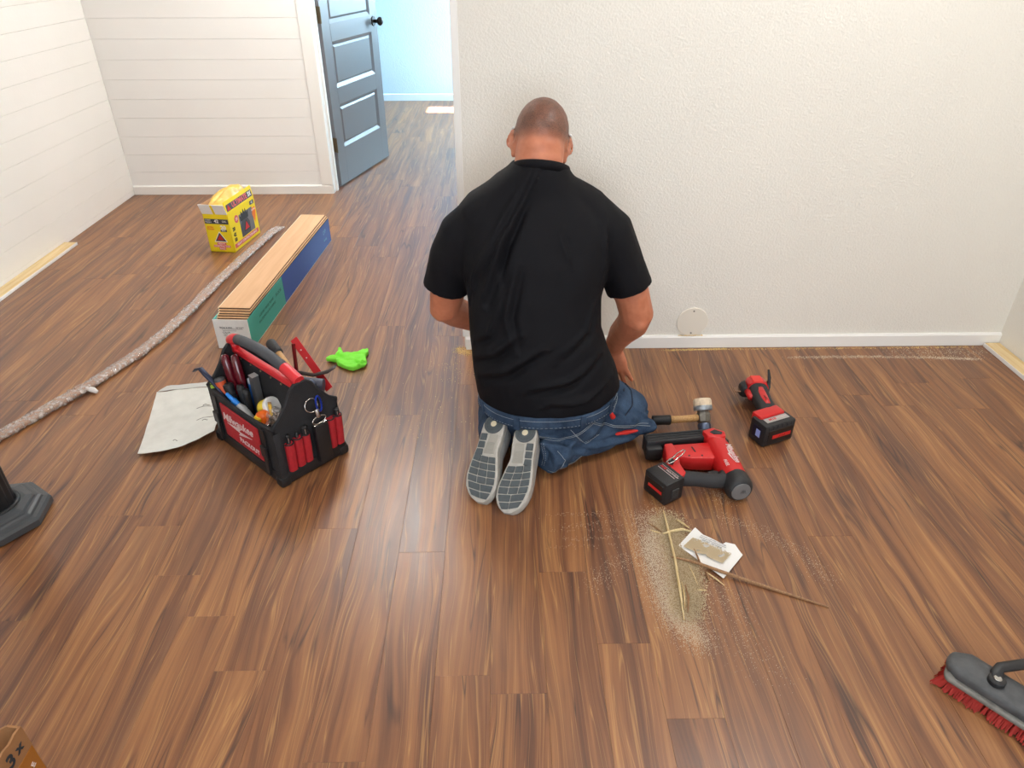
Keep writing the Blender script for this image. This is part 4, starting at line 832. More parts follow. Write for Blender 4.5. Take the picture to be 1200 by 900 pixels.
# ---- sawdust
def dust(name, label, samples, size, m, parent=None):
    n = len(samples); V = np.zeros((n * 4, 3), np.float32); rg = np.random.default_rng(5)
    base = np.array([[1, 0, 0], [-.5, .87, 0], [-.5, -.87, 0], [0, 0, 1.1]]); s = size * (.5 + rg.random(n)); a = rg.random(n) * 6.28; ca, sa = np.cos(a), np.sin(a)
    for k in range(4):
        x, y, z = base[k]; V[k::4, 0] = samples[:, 0] + s * (x * ca - y * sa); V[k::4, 1] = samples[:, 1] + s * (x * sa + y * ca); V[k::4, 2] = samples[:, 2] + s * z
    i = np.arange(n) * 4; Fc = np.concatenate([np.stack([i, i + 1, i + 3], 1), np.stack([i + 1, i + 2, i + 3], 1), np.stack([i + 2, i, i + 3], 1), np.stack([i, i + 2, i + 1], 1)])
    me = bpy.data.meshes.new(name); me.from_pydata(V.tolist(), [], Fc.tolist()); o = obj(name, me, m, parent); return tag(o, label, 'sawdust', kind='stuff')
DUST = mat('sawdust_beige', (208, 190, 158), .9); DUSTD = mat('sawdust_brown', (176, 152, 116), .9); DUSTW = mat('sawdust_pale', (214, 200, 176), .9); DUSTY = mat('sawdust_yellow', (226, 196, 132), .9)
rg = np.random.default_rng(2)
def along(pts, n, sx, sy=None, z=.0):
    P = np.array(pts); k = rg.random(n) * (len(P) - 1); i = k.astype(int); f = (k - i)[:, None]; c_ = P[i] * (1 - f) + P[np.minimum(i + 1, len(P) - 1)] * f
    c_ = c_ + rg.normal(size=(n, 2)) * np.array([sx, sy or sx]); return np.c_[c_, np.full(n, z)]
core = along([(.462, 1.49), (.468, 1.44), (.475, 1.38), (.478, 1.33), (.475, 1.28), (.46, 1.22), (.445, 1.165)], 30000, .021, .022)
core[:, 2] = .007 * np.exp(-((core[:, 0] - .47) / .028) ** 2) * np.clip((1.53 - core[:, 1]) * 9, 0, 1) * rg.random(len(core))
halo = np.concatenate([along([(.40, 1.42), (.405, 1.35), (.40, 1.28), (.41, 1.20), (.43, 1.13), (.47, 1.07)], 9000, .020), along([(.43, 1.50), (.42, 1.40), (.42, 1.25), (.44, 1.12)], 11000, .028), along([(.53, 1.24), (.57, 1.18), (.56, 1.08), (.6, .98)], 600, .03)])
dust('sawdust', 'beige sawdust pile spread under the splinters and paper', core[:21000], .0014, DUST); dust('sawdust', 'darker brown grains mixed into the sawdust pile', core[21000:] + np.array([0, 0, .0012]), .0012, DUSTD); dust('sawdust', 'thin pale sawdust film around the pile', halo, .0008, DUSTW)
streaks = [along([(.62, 1.50), (.72, 1.44), (.80, 1.36), (.84, 1.25)], 700, .016)] + [along([(.13 + .03 * (i % 3), 1.39 + i * .019 + .012 * math.sin(i * 2.3)), (.42, 1.40 + i * .019 + .008 * math.sin(i * 1.7))], 90, .012, .0045) for i in range(8)] + [along([(.22, 1.25), (.30, 1.33), (.40, 1.36)], 500, .02), along([(.62, 1.62), (.66, 1.56)], 250, .02)]
dust('sawdust', 'faint pale dust streaks swept over the planks beside the pile', np.concatenate(streaks), .0008, DUSTW)
pu = rg.random((5200, 2))
pts_ = np.array([.482, 1.385]) + pu[:, :1] * np.array([.088, -.062]) + pu[:, 1:] * np.array([.028, .028]) * (.75 + .5 * rg.random((5200, 1))) + np.array([.004, -.01])
dust('sawdust', 'sawdust sprinkled on the torn paper label', np.c_[pts_, .0105 + .001 * rg.random(5200)][np.array([mnoise.noise(Vector((p[0] * 60, p[1] * 60, 2))) > -.28 for p in pts_])], .0015, DUST)
dust('sawdust', 'yellow sawdust crumbs at the end of the baseboard', np.r_[along([(-.17, 2.49), (-.15, 2.46), (-.11, 2.455)], 700, .014), along([(-.19, 2.35), (-.12, 2.30)], 120, .05), along([(-.35, 2.1), (-.2, 1.9)], 90, .12)], .0014, DUSTY)
dust('sawdust', 'yellow sawdust line along the foot of the cream wall', np.r_[along([(.66, 2.462), (.80, 2.465), (.90, 2.468)], 700, .014, .004), along([(.9, 2.465), (1.9, 2.466)], 700, .02, .004)], .0015, DUSTY)
dust('sawdust', 'pale dust line on the planks before the corner', np.r_[along([(1.14, 2.395), (1.40, 2.397), (1.70, 2.385), (1.86, 2.37)], 1800, .02, .006), along([(1.6, 2.43), (1.9, 2.42)], 500, .05, .02)], .0012, DUSTW)
dust('sawdust', 'yellow crumbs around the round cover plate', np.c_[.755 + .05 * (rg.random(260) * 2 - 1), 2.480 + .006 * rg.random(260), np.full(260, .0545)], .0014, DUSTY)
# ---- hammer lying beside the knee
hm = thing('hammer', 'soft face hammer with wooden handle and black grip beside the knee', 'hammer', (.668, 1.93, 0))
hb, ht = Vector((.005, -.030, .013)), Vector((0, .034, .094)); ax = (ht - hb).normalized(); q = lambda t: hb + ax * t
STEEL = mat('blue_grey_steel', (96, 106, 128), .35, .85, var=.15, vscale=60); HOAK = raw_wood('hammer_wood', (206, 164, 110), (182, 136, 84), 200, 200)
b = NB(); loft(b, [(q(-.006), .017, .017), (q(-.003), .021, .021), (q(.018), .022, .022), (q(.026), .018, .018)], ref=(1, 0, 0), n=24); obj('striking_face', b, STEEL, hm, True, angle=40)
b = NB(); loft(b, [(q(.022), .018, .019), (q(.030), .023, .022), (q(.052), .024, .022), (q(.062), .019, .019), (q(.068), .022, .022)], ref=(1, 0, 0), n=8); obj('head', b, mat('worn_steel', (120, 116, 108), .4, .8, var=.2, vscale=80), hm)
b = NB(); loft(b, [(q(.066), .029, .029), (q(.070), .031, .031), (q(.080), .031, .031), (q(.083), .029, .029)], ref=(1, 0, 0), n=28); obj('collar', b, mat('grey_collar', (150, 156, 160), .4, .5), hm, True, angle=40)
b = NB(); loft(b, [(q(.082), .030, .030), (q(.098), .0305, .0305), (q(.105), .027, .027), (q(.107), .018, .018)], ref=(1, 0, 0), n=28); obj('soft_face', b, mat('worn_white_face', (216, 196, 168), .7, bump=.4, bscale=120, var=.12, vscale=90), hm, True, angle=50)
m0 = q(.042); b = NB(); loft(b, [(m0 + Vector((-.015, 0, 0)), .011, .013), (m0 + Vector((-.07, .004, -.008)), .010, .013), (m0 + Vector((-.125, .008, -.014)), .011, .014)], ref=(0, 1, 0), n=14); obj('handle', b, HOAK, hm, True)
b = NB(); loft(b, [(m0 + Vector((-.108, .007, -.013)), .014, .017), (m0 + Vector((-.112, .007, -.013)), .0155, .018), (m0 + Vector((-.135, .010, -.015)), .015, .017), (m0 + Vector((-.165, .012, -.018)), .0165, .018)], ref=(0, 1, 0), n=16, round_ends=(0, .004)); obj('grip', b, mat('black_rubber', (30, 30, 32), .6), hm, True)
# ---------------------------------------------------------------- tool bag and what is in it
BO, BR = Vector((-.715, 1.861, 0)), R(-42.6)
BM4 = Matrix.Translation(BO) @ Matrix.Rotation(BR, 4, 'Z')
bag = thing('tool_bag', 'open black and red tool tote with padded carrying handle, full of hand tools', 'tool bag', BO, BR)
BK = mat('black_nylon', (30, 30, 33), .75, bump=.4, bscale=420, var=.2, vscale=40); BKP = mat('black_plastic', (24, 24, 26), .45, bump=.1, bscale=300); RDN = mat('red_nylon', (172, 26, 36), .7, bump=.35, bscale=500, var=.1, vscale=60); RDP = mat('red_plastic', (206, 38, 46), .38); RUB = mat('grey_rubber_grip', (66, 68, 74), .65, bump=.15, bscale=90); WTX = mat('white_print', (216, 196, 194), .6); STL = mat('bright_steel', (190, 188, 184), .25, 1.)
L2, W2 = .185, .112
b = NB(); box(b, (-L2 - .006, -W2 - .006, .001), (L2 + .006, W2 + .010, .045), .010, 2)
for v in b.verts:
    if v.co.z > .035 and abs(v.co.x) < L2 - .02 and abs(v.co.y) < W2 - .02: pass
obj('base', b, BKP, bag, True, angle=35)
for sx in (-1, 1):
    for sy in (-1, 1): b = NB(); box(b, (sx * (L2 - .008) - .018, sy * (W2 - .006) - .018 , .0005), (sx * (L2 - .008) + .018, sy * (W2 - .006) + .018, .034), .009, 2); obj('foot', b, BKP, bag, True, angle=35)
def wall_panel(name, prof, axis, pos, th, m):
    """prof: outline in (u, z); u along x (axis 'x', wall at y=pos) or along y (wall at x=pos)"""
    b = NB(); prism(b, prof, 0, th, .0015, 1)
    M = Matrix(((1, 0, 0, 0), (0, 0, -1, pos), (0, 1, 0, 0), (0, 0, 0, 1))) if axis == 'x' else Matrix(((0, 0, 1, pos), (1, 0, 0, 0), (0, 1, 0, 0), (0, 0, 0, 1)))
    return obj(name, b, m, bag, M=M)
rim = lambda u: .182 + .022 * (abs(u) / L2) ** 2
us = np.linspace(-L2, L2, 15)
frontp = [(-L2, .03)] + [(L2, .03)] + [(u, rim(u)) for u in us[::-1]]
wall_panel('front_wall', frontp, 'x', -W2 + .009, .009, BK); wall_panel('back_wall', frontp, 'x', W2, .009, BK)
endp = [(-W2, .03), (W2, .03), (W2, .205), (.085, .225), (.055, .262), (.035, .298), (.02, .312), (-.02, .312), (-.035, .298), (-.055, .262), (-.085, .225), (-W2, .205)]
wall_panel('end_wall', endp, 'y', L2 - .009, .009, BK); wall_panel('end_wall', endp, 'y', -L2, .009, BK)
# rim binding
for y in (-W2 + .0045, W2 - .0045): b = NB(); tube(b, [(u, y, rim(u) + .001) for u in us], .0065, n=8); obj('rim_binding', b, BK, bag, True)
for x in (L2 - .0045, -L2 + .0045): b = NB(); tube(b, [(x, u, z + .001) for u, z in endp[2:]], .006, n=8); obj('rim_binding', b, BK, bag, True)
b = NB(); box(b, (-L2 + .012, -.004, .046), (L2 - .012, .004, .290), .001, 1); obj('divider', b, BK, bag)
# handle
hpts = [(-.182, 0, .322), (-.15, 0, .336), (-.09, 0, .347), (0, 0, .351), (.08, 0, .344), (.135, 0, .333)]
b = NB(); tube(b, [(-.150, 0, .3365), (-.10, 0, .3455), (-.03, 0, .351), (.04, 0, .349), (.10, 0, .340), (.118, 0, .337)], .0165, n=18); obj('grip', b, RUB, bag, True)
b = NB(); tube(b, [(.112, 0, .338), (.15, 0, .329), (.182, 0, .320)], .0172, n=20); obj('grip_end', b, RDP, bag, True, angle=40)
b = NB(); tube(b, [(-.188, 0, .320), (-.17, 0, .331), (-.145, 0, .3375)], .0172, n=20, ends=.004); obj('grip_end', b, RDP, bag, True, angle=40)
b = NB(); box(b, (-.178, -.011, .284), (.165, .011, .303), .004, 2); obj('handle_rail', b, RDP, bag, True, angle=40)
for sx in (-1, 1): b = NB(); tube(b, [(sx * .168, 0, .295), (sx * .172, 0, .322)], .012, n=12); obj('handle_post', b, RDP, bag, True)
for x in np.linspace(-.14, .14, 6): b = NB(); cyl(b, (x, -.0065, .272), (x, -.003, .272), .0035, n=10); obj('rivet', b, mat('brass_rivet', (196, 176, 130), .3, .9), bag)
# front: red panel with lettering
b = NB(); box(b, (-.118, -W2 - .0045, .05), (.098, -W2, .172), .002, 1); redp = obj('front_panel', b, RDN, bag)
FP = lambda x, z: basis((x, -W2 - .0046, z), (1, 0, 0), (0, 0, 1))
text('lettering', 'Milwaukee', .041, WTX, redp, FP(-.026, .132) @ Matrix.Rotation(R(4), 4, 'Z'), .0006, shear=.35, bold=.0007)
b = NB(); prism(b, [(-.075, .004), (.01, .016), (-.004, .002), (.072, .008), (-.012, -.014), (.0, -.002)], 0, .0008); obj('lightning_mark', b, WTX, redp, M=FP(-.018, .104))
text('lettering', 'PACKOUT', .023, WTX, redp, FP(.026, .074), .0006, bold=.0007, spacing=1.05)
for x in (.125, -.148):
    b = NB(); box(b, (x - .011, -W2 - .006, .03), (x + .011, -W2 - .001, .185), .001, 1); st_ = obj('strap', b, BKP, bag)
    b = NB(); box(b, (x - .016, -W2 - .014, .085), (x + .016, -W2 - .005, .125), .003, 2); obj('buckle', b, BKP, st_)
    b = NB(); box(b, (x - .008, -W2 - .012, .02), (x + .010, -W2 - .005, .085), .002, 1); obj('strap_tail', b, BKP, st_)
# right end: pockets, strap, ring
def pocket(y, w_, z0, z1):
    b = NB(); loft(b, [((L2 + .003, y, z0), .010, w_ / 2), ((L2 + .006, y, (z0 + z1) / 2), .013, w_ / 2), ((L2 + .006, y, z1), .014, w_ / 2)], ref=(1, 0, 0), n=16, p=2.6); o = obj('pocket', b, RDN, bag, True, angle=50)
    b = NB(); torus(b, (L2 + .006, y, z1), 1, .0018, n=20, m=6, sx=.014, sy=w_ / 2) if False else tube(b, [(L2 + .006 + .0138 * math.cos(t), y + w_ / 2 * math.sin(t), z1) for t in np.linspace(-1.6, 1.6, 12)], .0022, n=6); obj('pocket_rim', b, BK, o)
for y, w_, z0, z1 in ((-.074, .027, .045, .145), (-.045, .027, .047, .150), (-.018, .025, .048, .150), (.072, .026, .05, .158), (.099, .026, .05, .158)): pocket(y, w_, z0, z1)
b = NB(); box(b, (L2 + .004, .008, .03), (L2 + .026, .055, .165), .004, 2); obj('strap_holder', b, BKP, bag, True, angle=40)
b = NB(); box(b, (L2 + .002, .008, .162), (L2 + .020, .055, .168), .002, 1); obj('strap_holder_top', b, STL, bag)
b = NB(); torus(b, (L2 + .008, .018, .232), .021, .0024, nrm=(1, 0, .25), n=26, m=8); obj('ring', b, STL, bag, True)
b = NB(); torus(b, (L2 + .018, .030, .180), .017, .0025, nrm=(1, 0, .1), n=24, m=8, sx=1.35, sy=.7); tube(b, [(L2 + .014, .028, .215), (L2 + .018, .029, .192)], [.007, .0085], n=10, ends=.003); obj('strap_clip', b, STL, bag, True)
b = NB(); torus(b, (L2 + .010, .042, .228), .018, .0032, nrm=(1, .2, .1), n=24, m=8, sx=.55, sy=1.4); tag(obj('carabiner', b, mat('blue_anodised', (36, 62, 170), .3, .7), bag, True), 'blue carabiner')
b = NB(); box(b, (L2 - .004, -W2 - .004, .03), (L2 + .004, -W2 + .02, .19), .004, 2); obj('corner_binding', b, BK, bag, True, angle=40)

def btool(name, label, cat='hand tool', at=(0, 0, 0)):
    o = thing(name, label, cat, BM4 @ Vector(at), BR, 'tools standing in the tool bag'); return o
def tl(name, label, at, segs, cat='hand tool'):
    """segs: (part, material, loft sections relative to at)"""
    t = btool(name, label, cat, at)
    for pn, m, secs in segs:
        b = NB(); loft(b, [(Vector(c) , a, bb) for c, a, bb in secs], ref=(1, 0, 0), n=16); obj(pn, b, m, t, True, angle=45)
    return t
DR = mat('dark_red_clear_handle', (92, 14, 28), .18, coat=.5); BKR = mat('black_grip', (28, 28, 30), .5); ORGP = mat('orange_handle', (216, 92, 52), .4); GRYP = mat('dark_grey_plastic', (72, 72, 76), .5)
def lean(p0, p1, secs): # secs: (t, radius)
    p0, p1 = Vector(p0), Vector(p1); return [(p0.lerp(p1, t), r, r) for t, r in secs]
HS = [(0, .005), (.02, .010), (.1, .0145), (.35, .0135), (.55, .0155), (.85, .0145), (.95, .0125), (1, .008)]
for (x, y, z), tip, lab in (((-.160, -.046, .298), (-.122, -.052, .16), 'dark red clear screwdriver handle leaning into the corner behind its twin'), ((-.132, -.028, .300), (-.088, -.040, .15), 'dark red clear screwdriver handle in front of its twin by the divider')):
    t = btool('screwdriver', lab, 'screwdriver', (x, y, 0)); e = Vector(tip) - Vector((x, y, 0))
    b = NB(); loft(b, lean(e, (0, 0, z), HS), n=16); obj('handle', b, DR, t, True)
    b = NB(); cyl(b, Vector((.03, -.006, .05)) + e - Vector((0, 0, .1)) if False else e + (e - Vector((0, 0, z))).normalized() * .09, e, .0035); obj('shaft', b, STL, t)
t = btool('chisel', 'orange handled chisel with grey cap standing in the open bag corner', 'chisel', (-.150, -.083, 0)); b = NB(); loft(b, lean((.03, 0, .12), (0, 0, .222), [(0, .011), (.3, .014), (.8, .0155), (1, .0165)]), n=16); obj('handle', b, ORGP, t, True, angle=40)
b = NB(); loft(b, lean((0, 0, .2225), (-.003, 0, .232), [(0, .0165), (.8, .016), (1, .013)]), n=16); obj('cap', b, GRYP, t, True, angle=40); b = NB(); box(b, (.026, -.008, .055), (.036, .008, .118)); obj('blade', b, STL, t)
t = btool('nut_driver', 'black ribbed handle tool beside the orange chisel', 'hand tool', (-.112, -.078, 0)); b = NB(); loft(b, lean((.03, 0, .10), (0, 0, .226), [(0, .010)] + [(.1 + .05 * i, .0155 if i % 2 else .0135) for i in range(15)] + [(.9, .0165), (.97, .0155), (1, .011)]), n=16); obj('handle', b, BKR, t, True, angle=30)
b = NB(); cyl(b, (.033, 0, .05), (.03, 0, .105), .004); obj('shaft', b, STL, t)
t = btool('pliers', 'black handled pliers standing upright amid the tools', 'pliers', (-.070, -.058, 0))
for dx, zz in ((-.004, .226), (.026, .222)): b = NB(); loft(b, lean((.015 + dx * .4, 0, .09), (dx, 0, zz), [(0, .006), (.2, .009), (.6, .0115), (.9, .013), (1, .010)]), n=14); obj('handle', b, BKR, t, True)
b = NB(); box(b, (.006, -.006, .05), (.026, .006, .095), .002); obj('jaws', b, STL, t)
t = btool('utility_knife', 'blue and pale grey utility knife beside the square steel bar', 'knife', (-.072, -.020, 0)); b = NB(); box(b, (-.014, -.007, .06), (.014, .007, .232), .003, 2); obj('body', b, mat('pale_grey_plastic', (176, 184, 194), .45), t, True, angle=40); b = NB(); box(b, (-.009, -.0085, .10), (.011, -.006, .215), .002, 1); obj('blue_inlay', b, mat('blue_plastic', (36, 112, 196), .4), t)
t = btool('steel_bar', 'square grey metal bar standing upright by the divider', 'bar', (-.046, -.022, 0)); b = NB(); box(b, (-.012, -.011, .05), (.012, .011, .256), .001, 1); obj('bar', b, mat('grey_metal_bar', (116, 116, 118), .45, .6), t); b = NB(); box(b, (-.012, -.011, .256), (.012, .011, .258)); obj('end_face', b, mat('pale_cut_metal', (190, 188, 186), .4, .3), t)
t = btool('glue_bottle', 'small white glue bottle with bright blue nozzle leaning on the front rim', 'bottle', (-.070, -.090, 0)); b = NB(); loft(b, lean((.045, .022, .115), (.012, .003, .180), [(0, .014), (.1, .016), (.7, .016), (.85, .011), (1, .007)]), n=16); obj('bottle', b, mat('white_bottle', (218, 222, 226), .4), t, True, angle=45)
b = NB(); loft(b, lean((.014, .004, .176), (-.022, -.008, .208), [(0, .0095), (.4, .0095), (.45, .007), (.95, .0055), (1, .004)]), n=14); obj('nozzle', b, mat('bright_blue_plastic', (40, 132, 222), .4), t, True, angle=40)
t = btool('tape_roll', 'white and yellow label jar lying beside the clear bag of parts', 'jar', (.028, -.040, 0)); ax_ = Vector((.8, .25, .5)).normalized(); p0 = Vector((-.012, 0, .170))
b = NB(); cyl(b, p0, p0 + ax_ * .030, .027, n=24, bev=.002); obj('yellow_label', b, mat('label_yellow', (236, 206, 60), .5), t, True, angle=40); b = NB(); cyl(b, p0 + ax_ * .030, p0 + ax_ * .046, .029, n=24, bev=.002); obj('lid', b, mat('jar_white', (232, 230, 226), .45), t, True, angle=40)
t = btool('parts_bag', 'clear plastic bag of small brown parts beside the jar', 'plastic bag', (.084, -.042, 0)); b = NB(); ellip(b, (0, 0, .168), (.036, .030, .034), sub=4)
for v in b.verts: v.co += Vector((0, 0, 1)) * .009 * mnoise.noise(v.co * 60) + v.normal * .009 * mnoise.noise(v.co * 45 + Vector((3, 1, 0)))
obj('film', b, FILM, t, True); b = NB(); ellip(b, (.002, 0, .160), (.029, .024, .026), sub=3)
for v in b.verts: v.co += v.normal * .006 * mnoise.noise(v.co * 90)
obj('parts', b, mat('brown_parts', (104, 84, 66), .4, .4, var=.5, vscale=70), t)
t = btool('chalk_plug', 'bright orange rounded plastic tool handle beside the yellow pencil', 'hand tool', (.060, -.068, 0)); b = NB(); loft(b, lean((.02, .0, .09), (-.008, 0, .192), [(0, .014), (.3, .018), (.85, .0205), (.96, .018), (1, .010)]), n=20); obj('handle', b, mat('bright_orange', (246, 110, 20), .4), t, True)
t = btool('carpenter_pencil', 'flat yellow carpenter pencil leaning in the bag', 'pencil', (.078, -.055, 0)); b = NB(); loft(b, [(Vector((.035, -.02, .06)), .0075, .0045), (Vector((-.012, .010, .212)), .0075, .0045)], n=8); obj('barrel', b, mat('pencil_yellow', (226, 178, 40), .45), t); b = NB(); loft(b, [(Vector((-.012, .010, .212)), .0076, .0046), (Vector((-.0135, .011, .217)), .0076, .0046)], n=8); obj('end', b, mat('pencil_core', (150, 110, 60), .6), t)
t = btool('yellow_marker', 'round bright yellow tool cap near the front rim', 'hand tool', (.055, -.081, 0)); b = NB(); loft(b, [((0, 0, .10), .011, .011), ((0, 0, .160), .013, .013), ((0, 0, .166), .0155, .0155), ((0, 0, .178), .0155, .0155), ((0, 0, .183), .011, .011)], n=20); obj('cap', b, mat('bright_yellow', (240, 200, 20), .4), t, True, angle=40); b = NB(); cyl(b, (0, 0, .05), (0, 0, .10), .008); obj('stem', b, BKR, t)
t = btool('socket', 'small chrome socket with black base near the front corner', 'socket', (.100, -.080, 0)); b = NB(); cyl(b, (0, 0, .150), (0, 0, .176), .0095, n=16, bev=.001); obj('chrome_top', b, STL, t, True, angle=40); b = NB(); cyl(b, (0, 0, .05), (0, 0, .150), .011, n=16); obj('base', b, BKR, t)
t = btool('pry_hook', 'dark steel hooked pry bar poking out over the end rim', 'pry bar', (-.150, -.098, 0)); b = NB(); loft(b, [(Vector((.05, .02, .13)), .008, .004), (Vector((.012, .004, .202)), .009, .004), (Vector((-.040, -.008, .242)), .009, .004), (Vector((-.060, -.010, .254)), .009, .004), (Vector((-.076, -.016, .250)), .009, .003), (Vector((-.084, -.020, .240)), .009, .002)], ref=(0, 1, 0), n=10); obj('bar', b, mat('dark_blue_steel', (52, 56, 74), .4, .8), t, True)
for i, (x, y, z) in enumerate(((-.172, -.100, .224), (-.160, -.106, .212))):
    t = btool('marker_pen', ('green tipped marker clipped by the hooked bar', 'green tipped marker below the hooked bar')[i], 'marker', (x, y, 0)); b = NB(); cyl(b, (0, 0, .13), (0, 0, z - .012), .006); obj('barrel', b, BKR, t); b = NB(); cyl(b, (0, 0, z - .012), (0, 0, z), .0062, n=12, bev=.001); obj('tip', b, mat('lime_tip', (164, 196, 72), .5), t)
# back compartment
t = btool('hammer', 'hammer with pale wooden handle and speckled black grip leaning behind the carrying handle', 'hammer', (0, .06, 0)); g0, g1 = Vector((.055, -.002, .262)), Vector((-.098, .026, .300))
b = NB(); loft(b, lean(g0 + (g0 - g1) * .55, g1, [(0, .010), (.6, .011), (1, .012)]), n=14); obj('handle', b, HOAK, t, True); b = NB(); loft(b, lean(g1.lerp(g0, .30), g1 + (g1 - g0) * .10, [(0, .0150), (.1, .0165), (.9, .0165), (1, .012)]), n=16); obj('grip', b, mat('speckled_black_grip', (36, 36, 38), .6, var=.7, vscale=160), t, True)
hh = g0 + (g0 - g1) * .46; b = NB(); cyl(b, hh + Vector((0, -.03, -.02)), hh + Vector((0, .035, .012)), .013, n=16, bev=.002); obj('head', b, STEEL, t, True, angle=40)
t = btool('rafter_square', 'red metal square standing up at the back of the bag', 'square', (.02, .105, 0)); RSQ = mat('red_metal', (188, 30, 36), .4, .2)
A0, A1 = Vector((-.075, .035, .315)), Vector((.095, .030, .20)); sqx = (A1 - A0).normalized()
b = NB(); box(b, (0, -.012, -.0015), ((A1 - A0).length, .012, .0015), M=basis(A0, sqx, Vector((0, -.55, -.6)))); obj('fence', b, RSQ, t); b = NB(); tube(b, [A0 + Vector((.01, -.01, -.01)), A0 + Vector((.035, -.03, -.09)), A0 + Vector((.075, -.03, -.135))], .006, n=4); obj('blade', b, mat('dark_red_metal', (120, 24, 28), .4, .2), t)
for k in (.12, .2): b = NB(); cyl(b, A0 + sqx * k * .4 + Vector((0, -.002, .002)), A0 + sqx * k * .4 + Vector((0, -.004, .004)), .002, n=8); obj('rivet', b, WTX, t)
t = btool('pry_bar', 'dark flat pry bar lying across the back of the bag', 'pry bar', (.06, .095, 0)); b = NB(); loft(b, [(Vector((-.035, -.015, .252)), .010, .003), (Vector((.01, .02, .242)), .011, .003), (Vector((.045, .052, .256)), .013, .003), (Vector((.062, .070, .272)), .011, .002)], ref=(.7, -.7, 0), n=8); obj('bar', b, mat('dark_bronze_steel', (58, 50, 50), .4, .8), t, True)
t = btool('mallet', 'slate blue cylinder headed mallet at the back corner of the bag', 'mallet', (.10, .085, 0)); b = NB(); cyl(b, (-.050, -.035, .235), (.022, .028, .225), .0225, n=24, bev=.002); obj('head', b, mat('slate_blue_rubber', (58, 62, 78), .5), t, True, angle=40); b = NB(); tube(b, [(-.015, -.004, .22), (-.01, -.01, .07)], .010, n=10); obj('handle', b, HOAK, t)
t = btool('wrench_handle', 'pinkish red rounded handle beside the slate blue mallet', 'hand tool', (.150, .080, 0)); b = NB(); loft(b, lean((-.02, -.01, .08), (0, 0, .222), [(0, .013), (.5, .016), (.9, .018), (1, .010)]), n=16); obj('handle', b, mat('pinkish_red_handle', (206, 84, 78), .4), t, True)
for i, y in enumerate((-.074, -.045, -.018, .099)):
    t = btool('pocket_tool', ('black tipped pen in the outermost red end pocket', 'black capped pen in the second red end pocket', 'fat black torch in the red pocket next to the strap holder', 'black tool tip in the red pocket farthest from the front panel')[i], 'pen', (L2 + .006, y, 0)); b = NB(); r_ = (.007, .006, .011, .009)[i]; zt = (.175, .168, .178, .182)[i]; loft(b, [((0, 0, .06), r_ * .8, r_ * .8), ((0, 0, zt - .02), r_, r_), ((0, 0, zt - .004), r_, r_), ((0, 0, zt), r_ * .5, r_ * .5)], n=12); obj('barrel', b, BKR, t, True, angle=40); b = NB(); cyl(b, (r_ * .9, -.002, zt - .03), (r_ * .9, -.002, zt - .008), .0018, n=6); obj('clip', b, STL, t)
# ---------------------------------------------------------------- power tools, broom, post, carton
MRED = mat('tool_red', (200, 34, 34), .38, bump=.05, bscale=200); MBLK = mat('tool_black', (32, 32, 34), .5, bump=.15, bscale=260, var=.2, vscale=50); MGRY = mat('tool_dark_rubber', (44, 44, 46), .7, bump=.2, bscale=300); DKG = mat('tool_grey', (112, 112, 112), .5)
def mark(parent, M, s, m=None):  # script lettering with lightning
    m = m or WTX
    text('lettering', 'Milwaukee', s, m, parent, M @ Matrix.Translation((0, s * .25, 0)), .0004, shear=.35, bold=s * .015)
    b = NB(); prism(b, [(-s * 1.6, -s * .15), (s * .2, -s * .02), (s * .0, -s * .22), (s * 2.0, -s * .1), (-s * .2, -s * .55), (s * .05, -s * .3)], 0, .0005); obj('lightning_mark', b, m, parent, M=M)
# ---- nailer, lying on its side
NO = Vector((.58, 1.66, 0)); nz = thing('brad_nailer', 'red and black cordless nail gun lying on its side next to the knee', 'nail gun', NO)
n_ = lambda x, y, z=.044: Vector((x, y, z)) - NO
b = NB(); loft(b, [(n_(.664, 1.815, .046), .022, .030), (n_(.668, 1.79, .046), .031, .038), (n_(.674, 1.73, .046), .036, .041), (n_(.680, 1.66, .044), .0375, .041), (n_(.684, 1.61, .042), .0375, .0405)], ref=(1, 0, 0), n=28, p=2.4); head = obj('motor_housing', b, MRED, nz, True, angle=50)
b = NB(); loft(b, [(n_(.6835, 1.617, .042), .0375, .0395), (n_(.685, 1.608, .042), .0405, .0415), (n_(.688, 1.572, .042), .0405, .0415), (n_(.689, 1.562, .042), .035, .036), (n_(.6893, 1.558, .042), .0305, .0315)], ref=(1, 0, 0), n=32); cap = obj('end_cap', b, MBLK, nz, True, angle=40)
b = NB(); cyl(b, n_(.6893, 1.560, .042), n_(.690, 1.5555, .042), .029, n=32, bev=.001); obj('cap_disc', b, DKG, cap, True, angle=40)
dx_ = (n_(.690, 1.5555, .042) - n_(.6893, 1.560, .042)).normalized()
text('lettering', 'FUEL', .014, mat('grey_lettering', (70, 70, 70), .5), cap, basis(n_(.6901, 1.5552, .042), Vector((1, 0, 0)), Vector((0, 0, 1))), .0004)
b = NB(); prism(b, [(.502, 1.748), (.535, 1.756), (.655, 1.768), (.668, 1.75), (.662, 1.70), (.640, 1.684), (.575, 1.688), (.540, 1.698), (.508, 1.704)], .016, .066, .006, 2, M=Matrix.Translation(-NO)); body_ = obj('front_body', b, MRED, nz, True, angle=40)
b = NB(); box(b, (-.002, -.013, 0), (.002, .013, .001), M=Matrix.Translation(n_(.588, 1.728, .0662)) @ Matrix.Rotation(R(12), 4, 'Z')); obj('slot', b, MBLK, body_)
for x, y in ((.568, 1.69), (.607, 1.69)): b = NB(); cyl(b, n_(x, y + .008, .064), n_(x, y + .008, .0672), .003, n=10); obj('screw', b, MBLK, body_)
